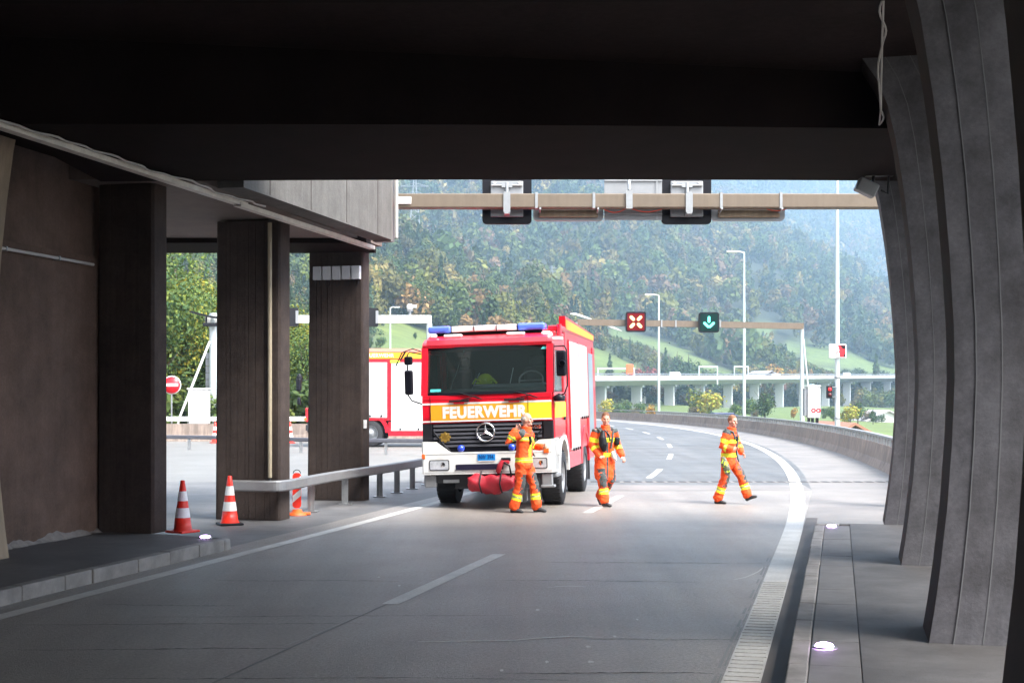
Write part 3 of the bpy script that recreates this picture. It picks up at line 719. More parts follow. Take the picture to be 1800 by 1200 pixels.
# ------------------------------------------------------------------ cones
def make_cone(label, loc, h=.78, base=True, tilt=0.0):
    o = thing('traffic_cone', label, 'traffic cone', loc, random.uniform(0, 3), 'red and white traffic cones'); s_ = h/.78
    k = MB(); k.rbox(-.185*s_, .185*s_, -.185*s_, .185*s_, 0, .035*s_, .012); k.build('base_plate', m_black if base else m_coner, o)
    def rad(z): return (.140 - (.140-.032)*(z-.03)/(.75))*s_
    zs = [.03,.20,.33,.46,.59,.78]; zs = [.03,.225,.37,.475,.62,.78]
    for i in range(5):
        a, b_ = zs[i], zs[i+1]; e = .0025 if i % 2 else 0
        k = MB(); pr = [(rad(a)+e, a*s_), (rad(b_)+e, b_*s_)]
        if i == 4: pr += [(rad(b_)*.8, b_*s_ + .004), (rad(b_)*.75, (b_-.03)*s_)]
        if i == 0: pr = [(rad(a)+.02, a*s_ - .002), (rad(a)+.012, a*s_+.012)] + pr
        k.lathe(pr, 28); k.build('reflective_sleeve' if i % 2 else 'cone_body', m_conew if i % 2 else m_coner, o)
    return o
make_cone('red and white cone on the end of the left walkway, left of the nearest pair', (-4.68, 19.4, .15), .735, False)
make_cone('red and white cone on a dark base in front of the broad pillar', (-4.59, 22.2, 0), .79)
make_cone('small distant cone by the barrier, seen left of the broad pillar', (-12.3, 56.6, .2), .87, False)
make_cone('small distant cone seen in the gap between the two pillars', (-9.2, 56.6, .2), .87, False)
# delineator paddle
dl = thing('delineator', 'red and white striped paddle on an orange foot behind the guard rail', 'delineator', (-3.79, 24.05, 0), R(8))
k = MB(); k.lathe([(.20,0),(.19,.03),(.10,.05),(.08,.10),(0,.10)], 8); k.rbox(-.24,.24,-.07,.07,0,.045,.015); k.build('foot', m_cbase, dl)
k = MB(); k.prism(rrect(.15, .62, .06, cz=.43), -.02, .02); k.build('paddle', m_coner, dl)
k = MB()
for z in (.22, .45): k.prism([(-.07, z), (.07, z+.12), (.07, z+.24), (-.07, z+.12)], -.024, -.0205)
k.build('white_stripe', m_conew, dl)
k = MB(); k.tube([(.065*math.cos(a), 0, .73 + .065*math.sin(a)) for a in [PI*q/8 for q in range(9)]], .008, 6); k.build('handle', m_black, dl)

# ------------------------------------------------------------------ marker lights in the walkways
for (l, s, z, lab) in ((-.11, 10.7, .15, 'glowing violet white marker light on the right walkway, nearest the viewer'), (-.11, 20.75, .15, 'glowing marker light at the far end of the right walkway'), (-8.40, 17.0+.12, .15, 'glowing marker light at the end of the left walkway')):
    p = T(l, s, z); o = thing('marker_light', lab, 'marker light', p, 0, 'marker lights on the walkways')
    k = MB(); k.lathe([(.095,0),(.095,.008),(.08,.014),(.070,.010)], 20); k.build('housing', m_galv, o)
    k = MB(); k.lathe([(.070,.010),(.062,.026),(.035,.036),(0,.040)], 20); k.build('lens', m_led, o)

# ------------------------------------------------------------------ near gantry (seen from behind)
YG = 25.7; PXM = 2400/YG
def gx(x): return (x-900)/PXM
def gz(y): return EYE + (700-y)/PXM
g = thing('near_gantry', 'tan box beam sign gantry crossing above the road just outside the portal', 'gantry', (0, YG, 0))
k = MB(); k.rbox(gx(692), 7.6, 0, .28, gz(365), gz(340), .02); k.build('beam', m_tan, g)
k = MB(); k.rbox(7.3, 7.6, .0, .28, 0, gz(365), .02); k.build('post', m_tan, g)
k = MB(); k.rbox(gx(693), gx(723), -.03, -.002, gz(359), gz(346), .01); k.build('white_cap', m_white, g)
k = MB(); k.box(gx(688), gx(696), -.02, .3, gz(372), gz(334)); k.build('end_bracket', m_galv, g)
k = MB(); k.tube([(gx(700), -.04, gz(359)), (gx(694), -.05, gz(362)), (gx(691), -.05, gz(370)), (gx(690), -.02, gz(378))], .012, 6); k.build('red_cable', m_redc, g)
for xs in (943, 1044, 1268, 1373):
    k = MB(); x = gx(xs); k.box(x-.025, x+.025, -.012, .30, gz(366)-.0, gz(338)); k.build('clamp_strap', m_galv, g)
k = MB(); x = gx(1106); k.box(x-.06, x+.06, -.04, -.004, gz(367), gz(335)); k.tube([(x, -.03, gz(335)), (x, .1, gz(306))], .03, 8); k.build('clamp_bracket', m_galv, g)
k = MB()
for (x0, x1, sg) in ((1062, 1100, 6), (1112, 1165, 5), (1350, 1385, 3)): k.tube([(gx(x0 + (x1-x0)*q/8), .12, gz(366 + sg*math.sin(PI*q/8))) for q in range(9)], .008, 5)
k.build('red_cable', m_redc, g)
for (xa, xb, lab) in ((847, 935, 'black backed lane signal on the near gantry, above the fire engine'), (1167, 1256, 'black backed lane signal on the near gantry, further right')):
    cx = (gx(xa)+gx(xb))/2; wd = gx(xb)-gx(xa)
    o = thing('lane_signal', lab, 'lane signal', (cx, YG + .42, gz(345)), 0, 'lane signals seen from behind')
    k = MB(); k.prism(rrect(wd, .95, .08), 0, .05); k.prism(rrect(wd-.06, .89, .06), .05, .16); k.build('housing', m_blackg, o)
    k = MB(); k.rbox(-.31, .31, -.09, -.001, -.34, .34, .015); k.build('back_box', m_greyp, o)
    k = MB(); k.tube([(-.29, -.12, .25), (.29, -.12, .25)], .022, 8); k.tube([(0, -.12, .3), (0, -.14, .0)], .035, 8); k.box(-.1, .1, -.14, -.09, .21, .29); k.build('cross_bar', m_galv, o)
    k = MB(); k.box(-.065, .065, -.445, -.423, -.30, .06); k.box(-.05, .05, -.445, -.08, .0605, .085); k.box(-.05, .05, -.445, -.08, -.33, -.301); k.build('clamp', m_galv, o)
    for sx in (-.24, .24):
        k = MB(); k.lathe([(.03,0),(.03,-.015),(0,-.015)], 10, axis='y', M=Matrix.Translation((sx, -.0905, .30))); k.build('bolt_cap', m_conew, o)
for (xa, xb, lab) in ((938, 1063, 'wide rounded grey sign box behind the near gantry beam, left one'), (1257, 1387, 'wide rounded grey sign box behind the near gantry beam, right one')):
    cx = (gx(xa)+gx(xb))/2; wd = gx(xb)-gx(xa)
    o = thing('sign_box', lab, 'sign box', (cx, YG + .40, gz(359)), 0, 'wide sign boxes')
    k = MB(); k.prism(rrect(wd, .52, .08), 0, .10); k.build('panel', m_greyp, o)
    k = MB(); k.rbox(-wd*.42, wd*.42, -.09, -.001, -.2, -.06, .015); k.build('ballast_box', m_tanc, o)
    for sx in (-.53, .53):
        k = MB(); k.tube([(sx*wd/1.3, -.02, -.12), (sx*wd/1.3, -.42, -.08)], .02, 6); k.build('stay', m_galv, o)
o = thing('road_sign', 'flat grey sign panel seen from behind between the two lane signals', 'sign', (gx(1116), YG + .36, gz(345)))
k = MB(); k.box(-.55, .55, 0, .04, -.40, .42); k.build('panel', m_greyp, o)
k = MB(); k.box(-.55, .55, -.03, -.001, .34, .37); k.box(-.55, .55, -.03, -.001, -.30, -.27); k.box(.44, .46, -.035, -.031, -.4, .42); k.build('stiffener', m_galv, o)

# ------------------------------------------------------------------ second gantry with lit signals
Y2 = 76.0; P2M = 2400/Y2
def hx(x): return (x-900)/P2M
def hz(y): return EYE + (700-y)/P2M
g = thing('far_gantry', 'tan gantry arm over the bend carrying a red cross and a green arrow', 'gantry', (0, Y2, 0))
k = MB(); k.rings([[(x, 0, z-.17), (x, .3, z-.17), (x, .3, z+.17), (x, 0, z+.17)] for x, z in ((hx(1015), hz(566)), (hx(1200), hz(569)), (hx(1413), hz(573)))], smooth=False); k.build('arm', m_tan, g)
k = MB(); k.tube([(hx(1411), .15, -4), (hx(1411), .15, hz(573))], [.15, .10], 12); k.build('post', m_pole, g)
k = MB(); k.tube([(hx(1411)+.05, .05, hz(595)), (hx(1420), -.1, hz(682))], .045, 8); k.build('strut', m_pole, g)
k = MB(); k.tube([(hx(1016), .15, -1), (hx(1016), .15, hz(566))], .14, 12); k.build('post', m_pole, g)
for x in (1163, 1188, 1266):
    k = MB(); k.box(hx(x)-.04, hx(x)+.04, -.03, .33, hz(575), hz(562)); k.build('clamp_strap', m_galv, g)
def signal(x, y, lab, face, kind):
    o = thing('lane_signal', lab, 'lane signal', (hx(x), Y2 - .28, hz(y)), 0)
    k = MB(); k.prism(rrect(1.12, 1.12, .12), 0, .25); k.build('housing', m_blackg, o)
    k = MB(); k.prism(rrect(.95, .95, .06), -.012, -.001); k.build('face', face, o)
    k = MB(); rr = [( .075*math.cos(a), .075*math.sin(a)) for a in [2*PI*q/12 for q in range(12)]]
    def bar(x0, z0, x1, z1, r=.085):
        d = math.atan2(z1-z0, x1-x0); L = math.hypot(x1-x0, z1-z0)
        M = Matrix.Translation(((x0+x1)/2, 0, (z0+z1)/2)) @ Matrix.Rotation(-d, 4, 'Y')
        k.prism(rrect(L, 2*r, r*.98), -.03, -.013, M=M)
    if kind == 'x':
        for sx, sz in ((1,1),(1,-1),(-1,1),(-1,-1)): bar(sx*.08, sz*.08, sx*.32, sz*.32)
    else:
        bar(0, .34, 0, -.02, .07); bar(-.30, 0, 0, -.28, .07); bar(.30, 0, 0, -.28, .07)
    k.build('red_cross' if kind == 'x' else 'green_arrow', m_ledr if kind == 'x' else m_ledg, o); return o
signal(1117, 566, 'lit lane signal showing a red and amber cross', m_facer, 'x')
signal(1245, 567, 'lit lane signal showing a green downward arrow', m_faceg, 'a')
o = thing('control_cabinet', 'white control cabinet with two red discs behind the barrier at the gantry foot', 'cabinet', (hx(1416), Y2 - 2, 0))
k = MB(); k.rbox(-.30, .36, 0, .6, 1.0, 2.68, .03); k.rbox(-.36, .40, -.04, .64, 2.68, 2.76, .02); k.build('body', m_white, o)
k = MB(); k.rbox(-.48, -.31, .1, .5, 1.1, 2.6, .02); k.rbox(.37, .42, .1, .5, 1.1, 2.6, .01); k.build('side_duct', m_greyp, o)
k = MB()
for x in (.0, .27): k.lathe([(.13, 0), (.13, -.012), (.055, -.012), (.055, 0)], 16, axis='y', M=Matrix.Translation((x, -.002, 1.4)))
k.build('red_disc', m_signr, o)
k = MB()
for x in (-.2, .0, .25): k.box(x-.05, x+.05, .1, .4, -3, 1.0)
k.build('foot', m_black, o)

# ------------------------------------------------------------------ left gantry in the yard
Y3 = 64.0; P3M = 2400/Y3
def kx(x): return (x-900)/P3M
def kz(y): return EYE + (700-y)/P3M
g = thing('yard_gantry', 'white sign gantry over the yard with a leaning strut and a camera on top', 'gantry', (0, Y3, 0))
k = MB(); k.rbox(kx(360), kx(758), 0, .35, kz(568), kz(554), .03); k.build('beam', m_white, g)
k = MB(); k.tube([(kx(374), .15, 0), (kx(374), .15, kz(550))], .19, 14); k.build('post', m_pole, g)
k = MB(); k.tube([(kx(754), .15, kz(568)), (kx(758), .15, 0)], .14, 12); k.build('post', m_pole, g)
k = MB(); k.tube([(kx(370), -.15, kz(600)), (kx(323), -.9, kz(735)), (kx(318), -1, .2)], .06, 8); k.build('strut', m_white, g)
o = thing('dome_camera', 'white dome camera standing on top of the yard gantry', 'camera', (kx(720), Y3 + .15, kz(553.5)))
k = MB(); k.tube([(0,0,0), (0,0,.25)], .06, 8); k.box(-.12,.12,-.1,.1,.18,.24); k.build('stand', m_greyp, o)
k = MB(); k.lathe([(0,.24),(.12,.26),(.16,.38),(.12,.50),(0,.54)], 14); k.rbox(.05, .32, -.08, .08, .34, .48, .03); k.build('dome', m_white, o)
for (x, lab) in ((517, 'black lane signal box on the yard gantry between the two pillars'), (657, 'black lane signal box on the yard gantry right of the farthest pillar')):
    o = thing('lane_signal', lab, 'lane signal', (kx(x), Y3 - .35, kz(558)), R(8), 'black signals on the yard gantry')
    k = MB(); k.prism(rrect(.50, .86, .07), 0, .34); k.build('housing', m_black, o); k = MB(); k.rbox(.12, .25, -.05, -.001, -.3, .3, .01); k.box(-.1, .1, .34, .37, -.1, .1); k.build('bracket', m_greyp, o)
o = thing('traffic_signal', 'dark flat signal hood on the left end of the yard gantry', 'signal', (kx(366), Y3 - .3, kz(566)))
k = MB(); k.rings([[(x, -.25, z), (x, .2, z), (x, .2, z+.09), (x, -.25, z+.09)] for x, z in ((-.75, .42), (.1, .20), (.7, .12))], smooth=False); k.rbox(-.15, .7, -.2, .1, -.22, -.06, .02); k.box(-.06, .02, -.05, .03, -.1, .3); k.build('hood', m_black, o)
o = thing('control_cabinet', 'white control cabinet behind the yard barrier under the gantry post', 'cabinet', (kx(367), Y3 - 2.2, 0))
k = MB(); k.rbox(-.45, .45, 0, .5, .9, 2.45, .03); k.rbox(-.5, .5, -.04, .54, 2.45, 2.52, .015); k.build('body', m_white, o)
k = MB(); k.box(.2, .23, -.012, -.001, 1.2, 2.2); k.box(-.4, -.3, .1, .4, 0, .9); k.box(.3, .4, .1, .4, 0, .9); k.build('trim', m_greyp, o)
o = thing('traffic_sign', 'grey slatted back of a large sign mounted on the yard gantry post', 'sign', (kx(380), Y3 + .45, kz(655)))
for q in range(6):
    k = MB(); z = -.95 + q*.32; k.rbox(-.60, .75, 0, .04, z + .01, z + .31, .008); k.build('slat', m_greyp, o)
k = MB(); k.box(-.3, -.24, -.05, -.001, -.95, .97); k.box(.24, .30, -.05, -.001, -.95, .97); k.build('bracket', m_galv, o)
o = thing('no_entry_sign', 'round red no entry sign with a white bar, half hidden by the sooty pillar', 'sign', (-15.45, 62.0, 0))
k = MB(); k.lathe([(0, 0), (.42, 0), (.42, .03), (0, .03)], 32, axis='y', M=Matrix.Translation((0, 0, 2.66))); k.build('rim', m_conew, o)
k = MB(); k.lathe([(0, 0), (.385, 0), (.385, .01), (0, .01)], 32, axis='y', M=Matrix.Translation((0, -.012, 2.66))); k.build('red_disc', m_signr, o)
k = MB(); k.box(-.29, .29, -.018, -.0125, 2.60, 2.73); k.build('white_bar', m_conew, o)
k = MB(); k.tube([(-.02, .06, 0), (-.02, .06, 2.9)], .04, 8); k.build('post', m_galv, o)

# ------------------------------------------------------------------ lamp posts and mast
def lamp(x, ytop, Y, lab, r=.11, arm=-.9):
    X = (x-900)/2400*Y; h = EYE + (700-ytop)/2400*Y
    o = thing('lamp_post', lab, 'lamp post', (X, Y, 0), 0, 'lamp posts along the bend')
    k = MB(); k.tube([(0,0,-5), (0,0,h*.4), (0,0,h)], [r*1.3, r, r*.6], 10); k.build('pole', m_pole, o)
    k = MB(); k.tube([(0,0,h), (arm*.4,0,h+.08), (arm*.6, 0, h+.08)], .05, 6); k.rbox(min(arm*.5, arm*1.3), max(arm*.5, arm*1.3), -.18, .18, h+.0, h+.13, .04); k.build('lamp_head', m_white, o); return o
lamp(1308, 444, 100, 'tall pale lamp post rising between the green arrow signal and the mast', .105, -1.0)
lamp(1158, 519, 138, 'pale lamp post rising just right of the red cross signal', .125, -1.1)
lamp(686, 541, 150, 'thin distant lamp post above the second fire engine', .12, .8)
o = thing('signal_mast', 'tall pale mast at the barrier carrying a picture sign and a red light', 'mast', (13.58, 57, 0))
k = MB(); k.tube([(0,0,-3), (0,0,4), (0,0,12)], [.12,.095,.055], 14); k.build('pole', m_pole, o)
for z in (1.2, 2.9):
    k = MB(); k.lathe([(.10,z),(.13,z),(.13,z+.07),(.10,z+.07)], 14); k.build('clamp', m_galv, o)
o = thing('picture_sign', 'white framed sign on the mast with a red, black and white vehicle fire pictogram', 'sign', (13.60, 56.75, EYE + 83/2400*56.75))
k = MB(); k.rbox(-.42, .30, 0, .12, -.29, .29, .03); k.build('frame', m_white, o)
k = MB(); k.box(-.11, .26, -.012, -.001, -.24, .25); k.build('red_field', m_signr, o)
k = MB(); k.prism([(.02,.24),(.25,.24),(.25,.08),(.14,.11)], -.02, -.013); k.prism([(.16,-.23),(.25,-.23),(.25,-.02)], -.02, -.013); k.prism([(-.10,-.05),(-.02,.04),(-.02,-.10),(-.1,-.2)], -.02, -.013); k.build('black_shape', m_black, o)
k = MB(); k.prism([(-.10,.24),(-.06,.24),(.0,.02),(-.06,-.04),(-.10,0)], -.026, -.021); k.prism([(-.04 + .05*math.cos(a), -.14 + .10*math.sin(a)) for a in [PI*q/8 for q in range(9)]] + [(-.09,-.24),(-.055,-.24),(-.05,-.15),(-.03,-.15),(-.025,-.24),(.01,-.24)], -.026, -.021); k.build('white_shape', m_conew, o)
o = thing('traffic_light', 'dark traffic light with red lens hanging beside the mast', 'traffic light', (13.58 - .36, 56.8, EYE + 11/2400*56.8))
k = MB(); k.rbox(-.11, .11, 0, .18, -.26, .27, .02); k.build('housing', m_black, o); k = MB(); k.box(.11, .34, .08, .12, .2, .23); k.box(.11, .34, .08, .12, -.2, -.17); k.build('arm', m_galv, o)
k = MB(); k.lathe([(.075,0),(.075,-.02),(0,-.035)], 16, axis='y', M=Matrix.Translation((0,-.001,.12))); k.build('red_lens', m_ledhot, o)
k = MB(); k.lathe([(.075,0),(.075,-.02),(0,-.03)], 16, axis='y', M=Matrix.Translation((0,-.001,-.1))); k.build('dark_lens', mat('unlit lens', (.08,.01,.01), .3), o)
o = thing('road_lamp', 'slim white road lamp fixed above and below the left end of the far gantry arm', 'lamp', (hx(1040), Y2 + .16, hz(561)))
k = MB(); k.rings([[(x, -.1, z), (x, .12, z), (x, .12, z+t), (x, -.1, z+t)] for x, z, t in ((-1.2,.30,.03),(-.9,.24,.12),(-.3,.06,.10),(.0,-.02,.05))], smooth=False); k.build('lamp_head', m_white, o)
k = MB(); k.rings([[(x, -.1, z), (x, .12, z), (x, .12, z+t), (x, -.1, z+t)] for x, z, t in ((.9,-.40,.05),(1.2,-.50,.12),(1.7,-.66,.03))], smooth=False); k.tube([(.85,0,-.36),(.6,0,-.2)], .04, 6); k.build('lower_lamp_head', m_white, o)

# ------------------------------------------------------------------ viaduct
def via(t, off=0.0):     # t along the viaduct in metres, returns plan position and heading
    p0 = Vector((21.0, 372.0)); d = Vector((.455, .890)).normalized(); b_ = .00022*t*t
    n_ = Vector((d.y, -d.x)); p = p0 + d*t + n_*(b_ + off); return p
def vz(t): return 7.4 + .0152*t
for (off, lab, step, t0) in ((0, 'near concrete deck of the motorway viaduct in the valley', 26, -18), (-15.5, 'far concrete deck of the motorway viaduct in the valley', 26, -30)):
    o = thing('viaduct', lab, 'viaduct', (0,0,0), 0, 'twin decks of the viaduct'); ts = [-260 + 20*q for q in range(46)]
    k = MB(); rg = []
    for t in ts:
        a = via(t, off - 5.5); c = via(t, off + 5.5); a2 = via(t, off - 2.6); c2 = via(t, off + 2.6); z = vz(t)
        rg.append([(a.x,a.y,z), (a.x,a.y,z-.6), (a2.x,a2.y,z-2.0), (c2.x,c2.y,z-2.0), (c.x,c.y,z-.6), (c.x,c.y,z)])
    k.rings(rg, smooth=False); k.build('deck', m_viad, o)
    for e in (-5.5, 5.3):
        k = MB(); k.rings([[(*via(t, off+e), vz(t)+.002), (*via(t, off+e+.2), vz(t)+.002), (*via(t, off+e+.2), vz(t)+.85), (*via(t, off+e), vz(t)+.85)] for t in ts], smooth=False); k.build('parapet', m_viad, o)
    for e in (-5.4, 5.4):
        k = MB()
        for zz in (1.35,): k.rings([[(*via(t, off+e-.05), vz(t)+zz), (*via(t, off+e+.05), vz(t)+zz), (*via(t, off+e+.05), vz(t)+zz+.12), (*via(t, off+e-.05), vz(t)+zz+.12)] for t in ts], smooth=False)
        tt = -60
        while tt < 500: p = via(tt, off+e); k.box(p.x-.06, p.x+.06, p.y-.06, p.y+.06, vz(tt)+.9, vz(tt)+1.4); tt += 5
        tag(k.build('railing', m_galv, o), kind='stuff')
    t = t0 - step*5
    while t < 540:
        p = via(t, off); z0 = min(terr(p.x, p.y) - 1, vz(t) - 6); a = math.atan2(.455, .89)
        M = Matrix.Translation((p.x, p.y, 0)) @ Matrix.Rotation(-a, 4, 'Z')
        k = MB(); k.rings([[(-1.5,-.6,z), (1.5,-.6,z), (1.5,.6,z), (-1.5,.6,z)] for z in (z0, vz(t) - 2.0)], smooth=False, M=M); k.box(-2.2, 2.2, -.8, .8, vz(t)-2.6, vz(t)-2.002, M=M); k.build('pier', m_pier, o); t += step
def far_van(x, Y, z, lab, L, H, col, nm='van', rz=0.5):
    o = thing(nm, lab, 'truck' if nm == 'lorry' else 'van', ((x-900)/2400*Y, Y, z), rz)
    k = MB(); k.rbox(-L/2, L*.28, -1, 1, .5, H, .1); k.build('body', col, o); k = MB(); k.rings([[(L*.29,-.95,.5),(L*.29,.95,.5),(L*.29,.95,H*.9),(L*.29,-.95,H*.9)], [(L/2,-.95,.5),(L/2,.95,.5),(L*.43,.9,H*.8),(L*.43,-.9,H*.8)]], smooth=False); k.build('cab', col, o)
    for sx in (-L*.3, L*.33):
        k = MB(); k.lathe([(0,-1.02),(.45,-1.02),(.45,1.02),(0,1.02)], 12, axis='y', M=Matrix.Translation((sx, 0, .45))); k.build('wheel', m_rub, o)
def on_via(px):
    best = min(range(-200, 600, 2), key=lambda t: abs(900 + 2400*via(t, 0).x/via(t, 0).y - px)); return best
for px, lab, L, H in ((1198, 'small white van driving on the viaduct right of the red trees', 4.6, 2.0), (1372, 'tiny pale car on the viaduct left of the cabinet', 4.2, 1.6), (1497, 'tiny white van on the viaduct right of the mast', 4.8, 2.0)):
    t = on_via(px); p = via(t, -2); far_van(900 + 2400*p.x/p.y, p.y, vz(t) + .002, lab, L, H, m_white, rz=1.0)
far_van(1275, 250, terr(375/2400*250, 250), 'dark blue and white lorry on the lane below the viaduct', 5.0, 2.4, mat('dark blue paint', (.02,.03,.09), .4), 'lorry', .2)
for (xa, xb, Y, zt) in ((1050, 1116, 400, 646), (1228, 1262, 440, 643), (1290, 1316, 500, 643)):
    o = thing('sign_gantry', 'thin grey sign gantry on the far viaduct' + {1050: ' with an orange sign at its end', 1228: ' between the two lamp posts', 1290: ' beside the tall lamp post'}[xa], 'gantry', (0, Y, 0))
    x0, x1 = (xa-900)/2400*Y, (xb-900)/2400*Y; z1 = EYE + (700-zt)/2400*Y
    k = MB(); k.box(x0, x1, -.2, .2, z1-.5, z1); k.build('beam', m_pole, o)
    k = MB(); k.box(x0, x0+.35, -.2, .2, 6.5, z1-.5); k.build('leg', m_pole, o); k = MB(); k.box(x1-.35, x1, -.2, .2, 6.5, z1-.5); k.build('leg', m_pole, o)
    if xa == 1050: k = MB(); k.rbox(x1-2.6, x1-.5, -.5, -.21, z1-2.0, z1+1.0, .2); k.build('sign_board', m_orl, o)
# chalet and lower buildings
def house(x, Y, z, w_, d, h, rh, wall, roof, lab, rz=0.3):
    o = thing('house', lab, 'house', ((x-900)/2400*Y, Y, z), rz)
    k = MB(); k.box(-w_/2, w_/2, -d/2, d/2, -6, h); k.prism([(-w_/2, h), (w_/2, h), (0, h+rh)], -d/2, d/2); k.build('wall', wall, o)
    k = MB()
    for s_ in (-1, 1): k.add([(0,-d/2-.8,h+rh+.25), (s_*(w_/2+.9),-d/2-.8,h-.3), (s_*(w_/2+.9),d/2+.8,h-.3), (0,d/2+.8,h+rh+.25), (0,-d/2-.8,h+rh), (s_*(w_/2+.9),-d/2-.8,h-.55), (s_*(w_/2+.9),d/2+.8,h-.55), (0,d/2+.8,h+rh)], [(0,1,2,3),(7,6,5,4),(0,4,5,1),(1,5,6,2),(2,6,7,3),(3,7,4,0)])
    k.build('roof', roof, o)
    for i in range(int(w_//2.6)):
        for j in range(int(h//2.6)):
            k = MB(); xx = -w_/2 + 1.4 + i*2.6; zz = .9 + j*2.6; k.box(xx-.45, xx+.45, -d/2-.06, -d/2-.005, zz, zz+1.2); k.build('window', m_glassd, o)
m_glassd = mat('dark window glass', (.03,.04,.05), .15)
m_wood = mat('dark chalet wood', (.11,.05,.035), .8, var=.2, vscale=1)
m_roofp = mat('pale roof', (.40,.37,.38), .7, var=.1, vscale=1)
m_render = mat('pale render', (.62,.62,.62), .8)
house(1340, 620, terr(440/2400*620, 620) + 2, 18, 12, 5.4, 4, m_wood, m_roofp, 'brown wooden chalet with a pale roof on the meadow edge above the viaduct', .5)
house(1424, 640, terr(524/2400*640, 640) + 0, 7, 6, 4, 2, m_render, mat('pale blue roof', (.35,.5,.55), .6), 'small pale blue roofed hut on the meadow right of the chalet', .3)
house(1545, 300, -6, 9, 8, 3.5, 1.8, m_render, m_roofp, 'low white building in the valley by the right edge of the portal', .2)
house(1470, 130, -5.2, 7, 9, 3.0, 1.8, m_wood, mat('red brown roof', (.30,.14,.09), .8, var=.2, vscale=2), 'red brown roofed shed just behind the barrier at right', .1)
# pylons
def pylon(x, Y, zb, h, lab):
    o = thing('electricity_pylon', lab, 'pylon', ((x-900)/2400*Y, Y, zb)); k = MB(); r = h*.006
    def wd(t): return h*.085*(1-t)**1.2 + h*.012
    for sx in (-1,1):
        for sy in (-1,1): k.tube([(sx*wd(t), sy*wd(t), h*t) for t in (0,.25,.5,.75,1)], r, 4, caps=False)
    for i in range(9):
        a, b_ = i/9, (i+1)/9
        for sx in (-1,1): k.tube([(sx*wd(a), -wd(a), h*a), (-sx*wd(b_), -wd(b_), h*b_)], r*.6, 3, caps=False)
    k.build('lattice', m_galv, o); k = MB()
    for t, L in ((.72,.16),(.84,.2),(.94,.13)): k.tube([(-h*L,0,h*t),(h*L,0,h*t)], [r,r], 4); k.tube([(-h*L,0,h*t),(0,0,h*(t+.05)),(h*L,0,h*t)], r*.7, 4)
    k.build('cross_arm', m_galv, o)
pylon(729, 900, terr(-171/2400*900, 900) + 6, 46, 'lattice electricity pylon on the wooded hillside near the canopy corner')
pylon(970, 900, terr(70/2400*900, 900) + 2, 26, 'small distant lattice pylon above the round wooded spur')

# ------------------------------------------------------------------ trees
PAL = [(.13,.16,.03), (.07,.12,.03), (.05,.09,.035), (.17,.15,.03), (.30,.22,.03), (.30,.13,.03), (.035,.07,.035), (.09,.13,.05), (.22,.09,.04)]
def crown_np(n, rx, rz, leaf, kind, seed, cols, lumps=7):
    """leaf-sized quads spread through a lumpy volume; returns verts (n*4,3), per-quad colour"""
    g = np.random.default_rng(seed)
    if kind == 'conifer':
        t = g.random(n)**.75; z = rz*2*(1-t); r = rx*t*(.55 + .45*g.random(n)**.5)*(.8 + .25*np.sin(z*7/rz*2)); a = g.random(n)*2*PI
        c = np.stack([r*np.cos(a), r*np.sin(a), z], 1)
    else:
        ctr = g.normal(size=(lumps,3)); ctr /= np.linalg.norm(ctr, axis=1)[:,None]; ctr *= g.random(lumps)[:,None]**.4*.58
        ctr[0] = (0,0,.1); sz = g.uniform(.38, .60, lumps); which = g.integers(0, lumps, n)
        d = g.normal(size=(n,3)); d /= np.linalg.norm(d, axis=1)[:,None]; rr = g.random(n)**.22
        c = ctr[which] + d*(rr*sz[which])[:,None]; c[:,2] = np.where(c[:,2] < -.75, -c[:,2]*.6 - 1, c[:,2])
        if kind == 'poplar': c[:,:2] *= (1.0 - .35*np.abs(c[:,2]))[:,None]
        outw = d.copy(); c = c*np.array([rx, rx, rz]) + np.array([0,0,rz*1.02])
    nr = g.normal(size=(n,3))*.55 + (outw if kind != 'conifer' else np.stack([np.cos(a), np.sin(a), a*0+.6], 1)) + np.array([0,0,.25]); nr /= np.linalg.norm(nr, axis=1)[:,None]
    a = np.cross(nr, g.normal(size=(n,3))); a /= np.linalg.norm(a, axis=1)[:,None]; b_ = np.cross(nr, a)
    s_ = leaf*g.uniform(.6, 1.3, n)[:,None]
    q = np.stack([c - a*s_, c - b_*s_*.6, c + a*s_, c + b_*s_*.6], 1).reshape(-1, 3)
    cl_ = np.array(cols)[g.integers(0, len(cols), n)]*g.uniform(.7, 1.25, n)[:,None]
    return q, cl_
def mesh_np(name, q, qc, m):
    nq = len(q)//4; me = bpy.data.meshes.new(name); me.vertices.add(nq*4); me.vertices.foreach_set('co', q.astype(np.float32).ravel())
    me.loops.add(nq*4); me.loops.foreach_set('vertex_index', np.arange(nq*4, dtype=np.int32)); me.polygons.add(nq)
    me.polygons.foreach_set('loop_start', np.arange(0, nq*4, 4, dtype=np.int32)); me.update(calc_edges=True)
    c4 = np.concatenate([np.repeat(qc, 4, 0), np.ones((nq*4,1))], 1).astype(np.float32)
    at = me.color_attributes.new('tint', 'FLOAT_COLOR', 'POINT'); at.data.foreach_set('color', c4.ravel()); me.materials.append(m); return me
def trunk_mesh(h, r, seed):
    rs = random.Random(seed); k = MB(); k.tube([(0,0,-1), (.02*h,0,h*.3), (-.01*h,.01*h,h*.6), (.01*h,0,h*.85)], [r*1.2, r*.85, r*.6, r*.2], 7)
    for q in range(6):
        a = rs.uniform(0,6.28); z = h*rs.uniform(.25,.6); L = h*rs.uniform(.15,.28); k.tube([(0,0,z), (L*.5*math.cos(a), L*.5*math.sin(a), z+L*.4), (L*math.cos(a), L*math.sin(a), z+L)], [r*.4, r*.25, r*.08], 5)
    return k.mesh('trunk', m_bark)
